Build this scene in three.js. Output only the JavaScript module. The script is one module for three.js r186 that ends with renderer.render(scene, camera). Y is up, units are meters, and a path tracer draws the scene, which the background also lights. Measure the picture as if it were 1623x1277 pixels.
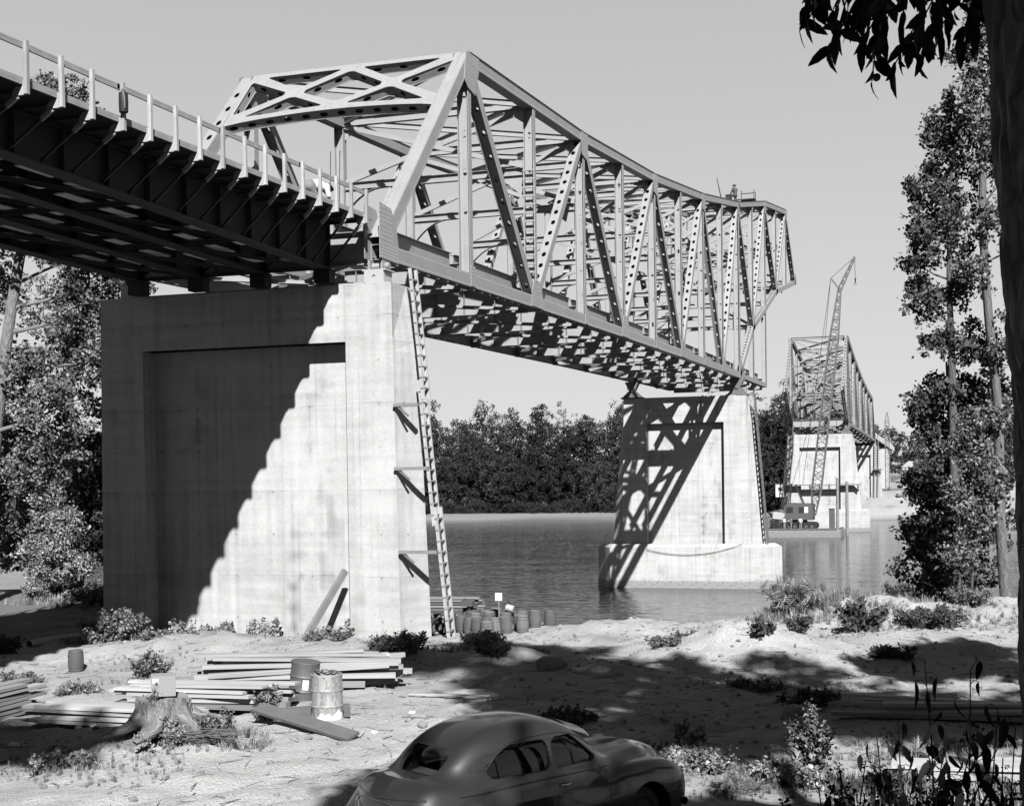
import * as THREE from 'three';
import { mergeGeometries } from 'three/addons/utils/BufferGeometryUtils.js';
import { MarchingCubes } from 'three/addons/objects/MarchingCubes.js';
import { ImprovedNoise } from 'three/addons/math/ImprovedNoise.js';

// ---------------------------------------------------------------- camera, sky, sun, exposure
// x across the bridge, y up from the water, z = -(distance along the bridge); metres
const scene = new THREE.Scene();
const camera = new THREE.PerspectiveCamera(40.043, 1623 / 1600.1, 0.3, 3000);
camera.position.set(0, 8.378, 0);
camera.rotation.set(-0.0179, 0.3139, -0.0147, 'YXZ');
camera.setViewOffset(1623, 1600.1, 0, 0, 1623, 1277);
scene.add(camera);
const renderer = new THREE.WebGLRenderer({ antialias: true });
renderer.toneMapping = THREE.LinearToneMapping;
renderer.toneMappingExposure = 4.2;
renderer.shadowMap.enabled = true;
const SUN = new THREE.Vector3(0.484, 0.868, 1).normalize();
const sun = new THREE.DirectionalLight(new THREE.Color(1, 0.995, 0.985), 5);
sun.position.copy(SUN).multiplyScalar(300).add(new THREE.Vector3(-10, 0, -100));
sun.target.position.set(-10, 0, -100);
sun.castShadow = true;
sun.shadow.mapSize.set(4096, 4096);
Object.assign(sun.shadow.camera, { left: -220, right: 220, top: 220, bottom: -220, near: 1, far: 800 });
scene.add(sun, sun.target);
{
  const w = 256, h = 128, data = new Float32Array(w * h * 4);
  for (let j = 0; j < h; j++) {
    const e = ((j + 0.5) / h - 0.5) * Math.PI;
    for (let i = 0; i < w; i++) {
      const s = Math.max(0, Math.sin(e));
      const v = e < 0 ? 0.045 : 0.185 * Math.exp(-1.2 * s) * (1 - 0.66 * Math.min(1, Math.max(0, (s - 0.33) / 0.55)) ** 1.3);
      const k = (j * w + i) * 4;
      data[k] = v; data[k + 1] = v; data[k + 2] = v; data[k + 3] = 1;
    }
  }
  const t = new THREE.DataTexture(data, w, h, THREE.RGBAFormat, THREE.FloatType);
  t.mapping = THREE.EquirectangularReflectionMapping; t.magFilter = THREE.LinearFilter; t.minFilter = THREE.LinearFilter;
  t.needsUpdate = true;
  scene.background = t; scene.environment = t;
}

// ---------------------------------------------------------------- helpers
let seedState = 12345;
const seed = (s) => { seedState = s >>> 0; };
function rnd() { seedState = (seedState + 0x6d2b79f5) >>> 0; let t = seedState; t = Math.imul(t ^ (t >>> 15), t | 1); t ^= t + Math.imul(t ^ (t >>> 7), t | 61); return ((t ^ (t >>> 14)) >>> 0) / 4294967296; }
const rr = (a, b) => a + (b - a) * rnd();
const gauss = () => (rnd() + rnd() + rnd() + rnd() - 2) * 0.87;
const V = (x, y, d) => new THREE.Vector3(x, y, -d);
const lerp = (a, b, t) => a + (b - a) * t;
const clamp = (x, a, b) => Math.min(b, Math.max(a, x));
const sstep = (a, b, x) => { const t = clamp((x - a) / (b - a), 0, 1); return t * t * (3 - 2 * t); };
const interp = (xs, ys, x) => { if (x <= xs[0]) return ys[0]; for (let i = 1; i < xs.length; i++) if (x <= xs[i]) return lerp(ys[i - 1], ys[i], (x - xs[i - 1]) / (xs[i] - xs[i - 1])); return ys[ys.length - 1]; };
const PN = new ImprovedNoise();
const noise = (x, y, z = 0) => PN.noise(x, y, z);
const fbm = (x, y, o = 4) => { let s = 0, a = 0.5; for (let i = 0; i < o; i++) { s += a * noise(x, y, i * 7.3); x *= 2.03; y *= 2.03; a *= 0.5; } return s; };
const used = {};
function numbered(n) { if (!(n in used)) { used[n] = 0; return n; } used[n]++; return n + '_' + String(used[n]).padStart(3, '0'); }
function tag(o, label, category, group, kind) { if (label) o.userData.label = label; if (category) o.userData.category = category; if (group) o.userData.group = group; if (kind) o.userData.kind = kind; return o; }
function thing(name, label, category, base = [0, 0, 0], group) {
  const g = new THREE.Group(); g.name = numbered(name); g.position.set(...base); scene.add(g);
  return tag(g, label, category, group);
}
function copyThing(src, label, pos, turn, group, scale) {
  const c = src.clone(); c.name = numbered(src.name.replace(/_\d{3}$/, '')); scene.add(c);
  c.userData = { ...src.userData }; if (label) c.userData.label = label; if (group) c.userData.group = group;
  if (pos) c.position.set(...pos); if (turn !== undefined) c.rotation.y = turn; if (scale) c.scale.setScalar(scale);
  return c;
}
function shadows(o) { o.castShadow = true; o.receiveShadow = true; return o; }
function metricUV(g, s = 1) {                      // uv in metres by the dominant axis of the flat normal
  const p = g.attributes.position, uv = new Float32Array(p.count * 2);
  const a = new THREE.Vector3(), b = new THREE.Vector3(), c = new THREE.Vector3(), n = new THREE.Vector3();
  for (let i = 0; i < p.count; i += 3) {
    a.fromBufferAttribute(p, i); b.fromBufferAttribute(p, i + 1); c.fromBufferAttribute(p, i + 2);
    n.subVectors(b, a).cross(c.clone().sub(a));
    const x = Math.abs(n.x), y = Math.abs(n.y), z = Math.abs(n.z);
    for (const [k, q] of [[0, a], [1, b], [2, c]]) {
      const u = x >= y && x >= z ? q.z : q.x, v = y > x && y >= z ? q.z : q.y;
      uv[(i + k) * 2] = u * s; uv[(i + k) * 2 + 1] = v * s;
    }
  }
  g.setAttribute('uv', new THREE.BufferAttribute(uv, 2));
  return g;
}
function plain(g) { const h = g.index ? g.toNonIndexed() : g; for (const k of Object.keys(h.attributes)) if (!['position', 'normal', 'uv'].includes(k)) h.deleteAttribute(k); if (!h.attributes.normal) h.computeVertexNormals(); if (!h.attributes.uv) metricUV(h); return h; }
const M4 = () => new THREE.Matrix4();
class MB {
  constructor() { this.l = []; }
  add(g, m, keepUV) { g = plain(g.clone()); if (!keepUV) metricUV(g); if (m) g.applyMatrix4(m); this.l.push(g); return this; }
  box(x, y, z, w, h, d, e) { const m = M4(); if (e) m.makeRotationFromEuler(new THREE.Euler(...e)); m.setPosition(x, y, z); return this.add(new THREE.BoxGeometry(w, h, d), m); }
  bar(p, q, w, d, up) { return this.add(new THREE.BoxGeometry(w, p.distanceTo(q), d), along(p, q, up)); }
  rod(p, q, r0, r1 = r0, n = 6) { return this.add(new THREE.CylinderGeometry(r1, r0, p.distanceTo(q), n, 1, false), along(p, q)); }
  geo() { return this.l.length === 1 ? this.l[0] : mergeGeometries(this.l); }
  build(name, mat, parent, wpos) { return mesh(name, this.geo(), mat, parent, wpos); }
}
function along(p, q, xdir) {                        // y axis from p to q, x axis near xdir
  const y = q.clone().sub(p).normalize(); let x = (xdir || new THREE.Vector3(1, 0, 0)).clone();
  if (Math.abs(x.dot(y)) > 0.99) x = new THREE.Vector3(0, 0, 1);
  x.addScaledVector(y, -x.dot(y)).normalize(); const z = x.clone().cross(y);
  return M4().makeBasis(x, y, z).setPosition(p.clone().add(q).multiplyScalar(0.5));
}
// geometry given in world axes is moved to the thing's own base
function mesh(name, g, mat, parent, world = true) {
  const o = shadows(new THREE.Mesh(g, mat)); o.name = parent ? name : numbered(name);
  if (parent) {
    if (world) { let q = parent; const off = new THREE.Vector3(); while (q) { off.add(q.position); q = q.parent && q.parent !== scene ? q.parent : null; } if (off.lengthSq()) g.translate(-off.x, -off.y, -off.z); }
    parent.add(o);
  } else scene.add(o);
  return o;
}
// ---------------------------------------------------------------- textures and materials
function tex(size, fn, repeat = 1, srgb = true) {
  const d = new Uint8Array(size * size * 4);
  for (let j = 0; j < size; j++) for (let i = 0; i < size; i++) { const v = clamp(fn(i / size, j / size), 0, 1), b = Math.round(255 * (srgb ? Math.pow(v, 1 / 2.2) : v)), k = (j * size + i) * 4; d[k] = d[k + 1] = d[k + 2] = b; d[k + 3] = 255; }
  const t = new THREE.DataTexture(d, size, size); t.wrapS = t.wrapT = THREE.RepeatWrapping; t.magFilter = THREE.LinearFilter; t.minFilter = THREE.LinearMipmapLinearFilter; t.generateMipmaps = true;
  if (srgb) t.colorSpace = THREE.SRGBColorSpace; t.repeat.set(repeat, repeat); t.needsUpdate = true; return t;
}
function tnoise(seedN, cells) {                     // tileable value noise
  const g = new Float32Array(cells * cells); let s = seedN; for (let i = 0; i < g.length; i++) { s = (Math.imul(s, 1664525) + 1013904223) >>> 0; g[i] = s / 4294967296; }
  return (u, v, cx = cells, cy = cells) => { let x = ((u % 1) + 1) % 1 * cx, y = ((v % 1) + 1) % 1 * cy; const i = Math.floor(x), j = Math.floor(y); x -= i; y -= j; x = x * x * (3 - 2 * x); y = y * y * (3 - 2 * y); const at = (a, b) => g[((b % cy) % cells) * cells + (a % cx) % cells]; return lerp(lerp(at(i, j), at(i + 1, j), x), lerp(at(i, j + 1), at(i + 1, j + 1), x), y); };
}
const n8 = tnoise(1, 8), n16 = tnoise(2, 16), n32 = tnoise(3, 32), n64 = tnoise(4, 64), n128 = tnoise(5, 128), n256 = tnoise(6, 256);
const tf = (u, v) => 0.3 * n8(u, v) + 0.25 * n16(u, v) + 0.2 * n32(u, v) + 0.15 * n64(u, v) + 0.1 * n128(u, v);
const gray = (v) => new THREE.Color().setRGB(v, v, v);
function mat(v, rough = 0.8, o = {}) { return new THREE.MeshStandardMaterial({ color: gray(v), roughness: rough, metalness: 0, ...o }); }
const T = {};
T.concrete = tex(1024, (u, v) => {                  // 10 m square: pours, board marks, panel seams, tie holes, drips
  let c = 0.90 + 0.24 * (tf(u, v) - 0.5) + 0.12 * (n256(u, v) - 0.5) + 0.16 * (n64(u, v, 64, 4) - 0.5) + 0.12 * (n128(u, v, 6, 64) - 0.5);
  const y = v * 10, x = u * 10, j = Math.floor(y / 2.5), jx = Math.floor(x / 1.25);
  c += 0.10 * (n8(j * 0.37 + 0.1, 0.3) - 0.5) + 0.06 * (n16(jx * 0.13, j * 0.29) - 0.5);            // each pour and panel its own tone
  const lift = Math.abs(((y + 0.6) % 2.5) - 1.25); if (lift < 0.016) c -= 0.04 + 0.16 * n32(u, v); else if (((y + 0.6) % 2.5) - 1.25 < 0 && lift < 0.3) c -= 0.10 * (1 - lift / 0.3) * n64(u, v, 64, 2);
  const px = Math.abs((x % 2.5) - 1.25); if (px < 0.01) c -= 0.02 + 0.13 * n32(u * 2, v);
  const bd = (y % 0.25) / 0.25; if (bd < 0.06) c -= 0.05 * n64(u, v, 8, 64);
  const sx = (x % 1.25) - 0.62, sy = (y % 1.25) - 0.62; if (sx * sx + sy * sy < 0.0016) c -= 0.3 * n64(u, v) + 0.08; else if (Math.abs(sx) < 0.03 && sy < 0 && sy > -0.5) c -= 0.12 * n32(u, v) * (1 + sy * 2);
  const st = n16(u, v, 16, 2) * n32(u, v); if (st > 0.36) c -= (st - 0.36) * 0.7;
  const dr = n128(u, v, 96, 3); if (dr > 0.72) c -= (dr - 0.72) * 0.5;
  c -= 0.10 * sstep(0.5, 0.8, n8(u, v) * 0.6 + n32(u, v, 4, 32) * 0.4);
  return c;
}, 0.1);
T.concreteB = tex(512, (u, v) => 0.5 + 0.3 * (n256(u, v) - 0.5) + 0.3 * (n128(u, v, 4, 64) - 0.5) + 0.2 * (n64(u, v) - 0.5), 0.2, false);
T.steel = tex(512, (u, v) => 0.93 + 0.24 * (tf(u, v) - 0.5) + 0.13 * (n128(u, v, 128, 4) - 0.5) - 0.22 * sstep(0.62, 0.9, n32(u, v) * 0.5 + n128(u, v) * 0.5), 0.33);
T.wood = tex(512, (u, v) => 0.84 + 0.3 * (n128(u, v, 128, 3) - 0.5) + 0.16 * (n256(u, v, 256, 8) - 0.5) + 0.2 * (n8(u, v) - 0.5), 0.7);
T.sand = tex(1024, (u, v) => 0.88 + 0.22 * (tf(u, v) - 0.5) + 0.22 * (n256(u, v) - 0.5) - 0.25 * sstep(0.80, 0.95, n128(u, v)) + 0.10 * sstep(0.85, 0.95, n64(u + 0.3, v)), 0.25);
T.sandB = tex(1024, (u, v) => 0.3 * n256(u, v) + 0.3 * n128(u, v) + 0.25 * n64(u, v) + 0.15 * n32(u, v), 0.3, false);
T.bark = tex(512, (u, v) => { const r = Math.abs(n32(u + 0.04 * n16(u, v), v, 32, 4) - 0.5) * 2; return 0.45 + 0.5 * r + 0.25 * (n128(u, v, 64, 16) - 0.5); }, 1);
T.barkB = tex(512, (u, v) => { const r = Math.abs(n32(u + 0.04 * n16(u, v), v, 32, 4) - 0.5) * 2; return 0.7 * r + 0.3 * n128(u, v, 64, 16); }, 1, false);
T.water = tex(1024, (u, v) => { const k = 0.6 + 0.5 * sstep(0.25, 0.8, n8(u, v, 4, 8) * 0.6 + n16(u, v, 5, 16) * 0.4); return 0.35 * n64(u, v, 16, 64) * k + 0.35 * n128(u, v, 40, 128) * k + 0.2 * n256(u, v, 100, 256) * k + 0.1 * n16(u, v); }, 1, false);
T.rust = tex(512, (u, v) => 0.8 + 0.5 * (tf(u, v) - 0.5) - 0.35 * sstep(0.5, 0.62, n16(u, v) * 0.5 + n64(u, v) * 0.5), 1);
const MAT = {
  concrete: mat(0.183, 0.9, { map: T.concrete, bumpMap: T.concreteB, bumpScale: 0.006 }),
  concretePale: mat(0.188, 0.9, { map: T.concrete, bumpMap: T.concreteB, bumpScale: 0.006 }),
  steel: mat(0.122, 0.55, { map: T.steel }),
  steelDark: mat(0.03929, 0.6, { map: T.steel }),
  steelFar: mat(0.095, 0.6, { map: T.steel }),
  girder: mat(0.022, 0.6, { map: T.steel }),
  rivet: mat(0.1414, 0.5),
  rivetDark: mat(0.04714, 0.5),
  black: mat(0.007857, 0.6),
  wood: mat(0.1336, 0.85, { map: T.wood }),
  woodPale: mat(0.1729, 0.85, { map: T.wood }),
  woodMid: mat(0.08643, 0.88, { map: T.wood }),
  woodDark: mat(0.04321, 0.9, { map: T.wood }),
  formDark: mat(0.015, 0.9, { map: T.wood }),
  patchPale: mat(0.3143, 0.9, { map: T.wood }),
  sand: mat(0.135, 0.95, { map: T.sand, bumpMap: T.sandB, bumpScale: 0.042, vertexColors: true }),
  bark: mat(0.03929, 0.95, { map: T.bark, bumpMap: T.barkB, bumpScale: 0.03 }),
  barkNear: mat(0.07, 0.95, { map: T.bark, bumpMap: T.barkB, bumpScale: 0.035 }),
  barkMid: mat(0.06, 0.95, { map: T.bark, bumpMap: T.barkB, bumpScale: 0.02 }),
  barkPale: mat(0.1021, 0.95, { map: T.bark, bumpMap: T.barkB, bumpScale: 0.02 }),
  rust: mat(0.03929, 0.8, { map: T.rust }),
  drumGray: mat(0.03536, 0.6, { map: T.steel }),
  drumPale: mat(0.1493, 0.7, { map: T.rust }),
  paper: mat(0.2829, 0.8), paleMetal: mat(0.1571, 0.4), rope: mat(0.07857, 0.9),
  keg: mat(0.04, 0.9, { map: T.wood }), kegDark: mat(0.0275, 0.9, { map: T.wood }), kegB: mat(0.055, 0.9, { map: T.wood }), carton: mat(0.095, 0.9), sandStone: mat(0.07857, 0.95),
  barge: mat(0.11, 0.85, { map: T.rust }), craneBody: mat(0.018, 0.6, { map: T.steel }), craneSteel: mat(0.025, 0.6),
  skin: mat(0.09429, 0.6), clothPale: mat(0.2357, 0.9), clothDark: mat(0.01964, 0.9), clothMid: mat(0.06286, 0.9),
};
for (const k of ['girder', 'formDark', 'black']) MAT[k] = new THREE.MeshPhysicalMaterial({ color: MAT[k].color, roughness: MAT[k].roughness, map: MAT[k].map, specularIntensity: 0.3 });
for (const k of ['wood', 'woodPale', 'woodMid', 'woodDark']) { MAT[k + 'B'] = MAT[k].clone(); MAT[k + 'B'].color.multiplyScalar(0.78); MAT[k + 'C'] = MAT[k].clone(); MAT[k + 'C'].color.multiplyScalar(1.14); }
// ---------------------------------------------------------------- the setting: ground, water
const MOUNDS = [[-18.5, 36, 6, 1.8, -0.16], [-5.1, 33.8, 2.3, 1.9, 0.8], [-3.2, 42, 3.2, 2.6, 0.75], [-9.3, 39.0, 2.2, 1.5, 0.35], [-6.3, 38.8, 1.3, 1.0, 0.35], [-1.2, 36.5, 3, 2, 0.35], [2.5, 44, 4, 2.5, 0.7], [-14.6, 31.5, 3.0, 1.4, 0.4], [-18.3, 32.0, 2.5, 1.6, 0.35], [-13.0, 20.3, 1.7, 1.1, 0.35], [-20.5, 31.3, 2.8, 1.8, 0.3], [-10.5, 31.5, 1.6, 0.9, 0.4], [-7.5, 30, 1.6, 0.8, 0.22]];
const crestX = [-60, -28, -24, -14.5, -12, -9, -6, -3, 0, 6, 60], crestD = [52, 49, 46, 42, 40.2, 39.6, 39.5, 44.5, 47, 48, 55];
function H(x, d) {
  let y = 3.95 + 0.10 * fbm(x * 0.22 + 5, d * 0.22, 3) * 2;
  if (d > 8 && d < 60 && Math.abs(x) < 60) y += 0.10 * fbm(x * 0.9, d * 0.9 + 3, 4) * 2 + (d > 12 && d < 52 && x > -30 && x < 8 ? 0.05 * Math.max(0, fbm(x * 2.6 + 7, d * 2.6, 3) * 2 - 0.1) : 0);
  for (const [mx, md, rx, rd, h] of MOUNDS) { const q = ((x - mx) / rx) ** 2 + ((d - md) / rd) ** 2; if (q < 6) y += h * Math.exp(-q * 1.3) * (1 + 0.5 * fbm(x * 1.7, d * 1.7, 2)); }
  // wheel ruts of the track past the car
  const tr = x + 9.5 - (d - 18) * 0.75; for (const o of [-0.75, 0.75]) y -= 0.06 * Math.exp(-(((tr - o) / 0.22) ** 2)) * sstep(33, 28, d);
  if (d < 13.5) y += 2.9 * sstep(13.5, 3, d);
  y += sstep(3, -60, d) * 1.5;
  const c = interp(crestX, crestD, x) + 0.8 * noise(x * 0.25, 9.1);
  const drop = sstep(c, c + 10, d);
  y = lerp(y, -2, drop);
  if (d > 100) {
    const right = sstep(-40, -22, x), s0 = 270 - right * 5 + 2 * noise(x * 0.03, 2.2);
    y = lerp(-2, 1.4 + right * 1.0, sstep(s0 - 2, s0 + 6, d));
    y += (0.8 + right * 2.2) * sstep(s0 + 6, s0 + 22, d);
    y += 4 * sstep(330, 900, d) + (d > 265 ? 0.5 * fbm(x * 0.1, d * 0.1, 3) : 0);
  }
  return y;
}
function gridLines(spec) { const out = [spec[0][0]]; for (const [a, b, s] of spec) { const n = Math.max(1, Math.round((b - a) / s)); for (let i = 1; i <= n; i++) out.push(a + (b - a) * i / n); } return out; }
{
  const xs = gridLines([[-1200, -300, 90], [-300, -60, 12], [-60, -30, 1.2], [-30, 8, 0.16], [8, 30, 0.9], [30, 200, 10], [200, 1200, 100]]);
  const ds = gridLines([[-400, -60, 40], [-60, 10, 2], [10, 50, 0.16], [50, 64, 0.8], [64, 250, 18], [250, 300, 1.5], [300, 420, 12], [420, 2200, 120]]);
  const nx = xs.length, nd = ds.length, pos = new Float32Array(nx * nd * 3), uv = new Float32Array(nx * nd * 2), col = new Float32Array(nx * nd * 3), idx = [];
  for (let j = 0; j < nd; j++) for (let i = 0; i < nx; i++) {
    const x = xs[i], d = ds[j], y = H(x, d), k = j * nx + i;
    pos.set([x, y, -d], k * 3); uv.set([x, d], k * 2);
    let c = 1 + 0.35 * fbm(x * 0.35 + 20, d * 0.35, 4);                        // dry and damp earth
    c *= 1 - 0.35 * sstep(0.12, 0.4, fbm(x * 0.5 + 3, d * 0.5 + 8, 4));           // weedy, littered soil
    if (d > 30 && d < 60 && x > -14 && x < 6) c *= 1.12;                           // clean sand by the water
    if (x > -13 && x < -5 && d < 24 && d > 12) c *= 1.18;                          // pale worn track
    if (x < -25.5 && d > 30 && d < 60) c *= 0.35;                                 // darker ground under the left trees
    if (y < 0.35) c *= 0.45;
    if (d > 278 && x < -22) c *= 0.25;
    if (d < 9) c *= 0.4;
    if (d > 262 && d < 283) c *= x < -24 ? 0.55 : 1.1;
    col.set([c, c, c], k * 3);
  }
  for (let j = 0; j < nd - 1; j++) for (let i = 0; i < nx - 1; i++) { const a = j * nx + i, b = a + 1, c = a + nx, e = c + 1; idx.push(a, b, e, a, e, c); }
  const g = new THREE.BufferGeometry(); g.setAttribute('position', new THREE.BufferAttribute(pos, 3)); g.setAttribute('uv', new THREE.BufferAttribute(uv, 2)); g.setAttribute('color', new THREE.BufferAttribute(col, 3)); g.setIndex(idx); g.computeVertexNormals();
  tag(mesh('ground', g, MAT.sand), 'sandy river bank and far shore with worn tracks and low mounds', null, null, 'structure');
  const wg = new THREE.PlaneGeometry(2400, 262, 1, 1); wg.rotateX(-Math.PI / 2); wg.translate(0, 0, -(42 + 131));
  const u = wg.attributes.uv; for (let i = 0; i < u.count; i++) { u.setXY(i, wg.attributes.position.getX(i) / 34, wg.attributes.position.getZ(i) / 34); }
  tag(mesh('river_water', wg, new THREE.MeshPhysicalMaterial({ color: gray(0.012), roughness: 0.09, ior: 1.33, specularIntensity: 0.6, bumpMap: T.water, bumpScale: 0.06 })), 'calm grey river with fine ripples between the banks', null, null, 'structure');
}
// ---------------------------------------------------------------- concrete piers
MAT.waterStain = mat(0.14, 0.9, { map: T.rust, bumpMap: T.concreteB, bumpScale: 0.01 });
const BX = -20.07, XR = -16.12, XL = -24.02 - 0.28, PNL = 7.6, Z0 = 37.37;
const bot = (n) => 14.86 + 0.1567 * n - 0.0048 * n * n + 0.23;
function hexLoft(sections) {                       // sections: [y, half front width, nose, half thickness, recess half width or 0, recess depth]
  const pos = [];
  const ring = ([y, hw, e, t, rw, rd]) => {
    const p = [[-hw, t], [-rw, t], [-rw, t - rd], [rw, t - rd], [rw, t], [hw, t], [hw + e, 0], [hw, -t], [rw, -t], [rw, -t + rd], [-rw, -t + rd], [-rw, -t], [-hw, -t], [-hw - e, 0]];
    return p.map(([x, z]) => new THREE.Vector3(x, y, z));
  };
  const tri = (a, b, c) => pos.push(...a.toArray(), ...b.toArray(), ...c.toArray());
  const rs = sections.map(ring);
  for (let k = 0; k < rs.length - 1; k++) for (let i = 0; i < 14; i++) { const a = rs[k][i], b = rs[k][(i + 1) % 14], c = rs[k + 1][(i + 1) % 14], d = rs[k + 1][i]; if (a.distanceTo(b) + d.distanceTo(c) < 1e-6) continue; tri(a, b, c); tri(a, c, d); }
  const last = rs[rs.length - 1], poly = last.map((p) => new THREE.Vector2(p.x, p.z));
  for (const f of THREE.ShapeUtils.triangulateShape(poly, [])) tri(last[f[0]], last[f[2]], last[f[1]]);
  const g = new THREE.BufferGeometry(); g.setAttribute('position', new THREE.Float32BufferAttribute(pos, 3)); g.computeVertexNormals(); return metricUV(g);
}
function prismHex(sections) { return hexLoft(sections.map(([y, hw, e, t]) => [y, hw, e, t, 0, 0])); }
function pier(label, d, yBase, yTop, recTop, plinth, m) {
  const t = thing('bridge_pier', label, 'bridge pier', [plinth ? BX : BX - 0.09, 0, -d], null);
  const T2 = 1.0, hB = plinth ? 4.98 : 4.93, hT = plinth ? 4.72 : 4.8, yk = yTop - 1.95, hw = (y) => lerp(hB, hT, (y - yBase) / (yTop - yBase)), nb = plinth ? 0.95 : 0.6;
  const nose = (y) => y > yk ? lerp(0.36, 0.05, (y - yk) / (yTop - yk)) : lerp(nb, 0.36, (y - yBase) / (yk - yBase));
  const rw = plinth ? 3.0 : 3.36;
  const add = (name, g) => mesh(name, g, m, t, false);
  const ys = [yBase, lerp(yBase, recTop, 0.33), lerp(yBase, recTop, 0.66), recTop, yk].filter((y) => y <= recTop).sort((u, w) => u - w);
  add('shaft', hexLoft(ys.map((y) => [y, hw(y), nose(y), T2, rw, 0.62])));
  add('pier_head', prismHex([recTop, yk, yTop].filter((y) => y >= recTop).sort((u, w) => u - w).map((y) => [y, hw(y), nose(y), T2])));
  const cap = new MB(); cap.box(0, yTop + 0.03, 0, 7.8, 0.06, 1.7); mesh('bearing_shelf', cap.geo(), m, t, false);
  if (plinth) {
    add('plinth', prismHex([[-3, 5.75, 1.45, 2.1], [3.32 - 0.25, 5.72, 1.43, 2.05], [3.32, 5.5, 1.2, 1.9]]));
    mesh('splash_band', prismHex([[-2, 5.757, 1.455, 2.107], [0.55, 5.757, 1.455, 2.107]]), MAT.waterStain, t, false);
  }
  return t;
}
const pier1 = pier('tall pale concrete pier on the near bank, wooden ladder at its side', Z0 + 0.1, 2.6, 14.05, 12.42, false, MAT.concrete);
const pier2 = pier('concrete pier in the river under the erected truss, crossed by truss shadows', Z0 + 9 * PNL, 3.3, 14.5, 12.55, true, MAT.concretePale);
const pier3 = pier('far concrete pier in the river behind the crane barge', Z0 + 23 * PNL, 3.3, 14.5, 12.6, true, MAT.concretePale);
const pier4 = pier('farthest concrete pier on the far bank with ladder and small platform', Z0 + 32 * PNL, 2.4, 14.05, 12.3, false, MAT.concretePale);
// ---------------------------------------------------------------- steel truss spans
const topN = [1, 2, 3, 5, 7, 9, 11, 13], topY = [23.05, 23.46, 23.85, 25.14, 26.97, 29.27, 32.15, 34.12];
const top = (n) => interp(topN, topY, n) - 0.225;
const rise = (n) => interp([9, 10, 11, 12, 13, 14], [bot(9), 20.5, 23.0, 25.3, 26.8, 28.1], n);
const UPX = new THREE.Vector3(1, 0, 0);
function ovalPath(x, y, rx, ry, n = 8) { const p = new THREE.Path(); for (let i = 0; i <= n; i++) { const a = i / n * Math.PI * 2 + 0.2, c = Math.cos(a), s = Math.sin(a), k = Math.pow(Math.abs(c) ** 3 + Math.abs(s) ** 3, -1 / 3); const X = x + rx * k * c, Y = y + ry * k * s; i ? p.lineTo(X, Y) : p.moveTo(X, Y); } return p; }
const plateCache = {};
function holePlate(w, L, sp, rx, ry, margin, th = 0.014) {          // perforated plate in the xy plane, centred, length along y
  const key = [w, L.toFixed(2), sp, rx, ry, margin].join();
  if (plateCache[key]) return plateCache[key];
  const s = new THREE.Shape(); s.moveTo(-w / 2, -L / 2); s.lineTo(w / 2, -L / 2); s.lineTo(w / 2, L / 2); s.lineTo(-w / 2, L / 2);
  const n = Math.max(0, Math.floor((L - 2 * margin) / sp));
  for (let i = 0; i <= n; i++) s.holes.push(ovalPath(0, n ? -L / 2 + margin + (L - 2 * margin) * i / n : 0, rx, ry));
  const g = new THREE.ExtrudeGeometry(s, { depth: th, bevelEnabled: false }); g.translate(0, 0, -th / 2);
  return (plateCache[key] = plain(g));
}
// box member with perforated faces, local frame: y along, x across the bridge, z across the member in the truss plane
function boxMember(p, q, w, d, sp, rx, ry, margin, rec = 0) {
  const L = p.distanceTo(q), mb = new MB(), m = along(p, q), t = 0.016;
  for (const s of [-1, 1]) {
    mb.add(new THREE.BoxGeometry(t, L, d), m.clone().multiply(M4().makeTranslation(s * (w / 2 - t / 2), 0, 0)));
    if (!rec) mb.add(new THREE.BoxGeometry(0.07, L, 0.012), m.clone().multiply(M4().makeTranslation(s * (w / 2 - t - 0.037), 0, d / 2 - 0.03)));
    mb.add(sp ? holePlate(w - 2 * t - 0.004, L, sp, rx, ry, margin) : new THREE.BoxGeometry(w - 2 * t - 0.004, L, 0.014), m.clone().multiply(M4().makeTranslation(0, 0, s * (d / 2 - 0.012 - rec))));
  }
  return mb;
}
function iMember(p, q, web, fl, sp, rx, ry, margin) {              // web across the bridge, flanges in the truss plane
  const L = p.distanceTo(q), mb = new MB(), m = along(p, q), t = 0.018;
  for (const s of [-1, 1]) mb.add(new THREE.BoxGeometry(t, L, fl), m.clone().multiply(M4().makeTranslation(s * (web / 2 - t / 2), 0, 0)));
  mb.add(sp ? holePlate(web - 2 * t - 0.002, L, sp, rx, ry, margin) : new THREE.BoxGeometry(web - 2 * t - 0.002, L, 0.014), m);
  return mb;
}
function angle(p, q, a = 0.14, b = 0.14, up) {                     // rolled angle
  const L = p.distanceTo(q), mb = new MB(), m = along(p, q, up), t = 0.014;
  mb.add(new THREE.BoxGeometry(a, L, t), m); mb.add(new THREE.BoxGeometry(t, L, b), m.clone().multiply(M4().makeTranslation(-a / 2 + t / 2, 0, b / 2 + 0.002)));
  return mb;
}
function ibeam(p, q, depth, fl, t = 0.016) {                       // depth vertical, flanges horizontal
  const mb = new MB(), up = new THREE.Vector3(0, 1, 0), m = along(p, q, up), L = p.distanceTo(q);
  mb.add(new THREE.BoxGeometry(depth - 2 * t - 0.002, L, t), m);
  for (const s of [-1, 1]) mb.add(new THREE.BoxGeometry(t, L, fl), m.clone().multiply(M4().makeTranslation(s * (depth / 2 - t / 2), 0, 0)));
  return mb;
}
function polyPlate(pts, th, m) { const s = new THREE.Shape(pts.map(([a, b]) => new THREE.Vector2(a, b))); const g = new THREE.ExtrudeGeometry(s, { depth: th, bevelEnabled: false }); return new MB().add(g, m); }
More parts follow.
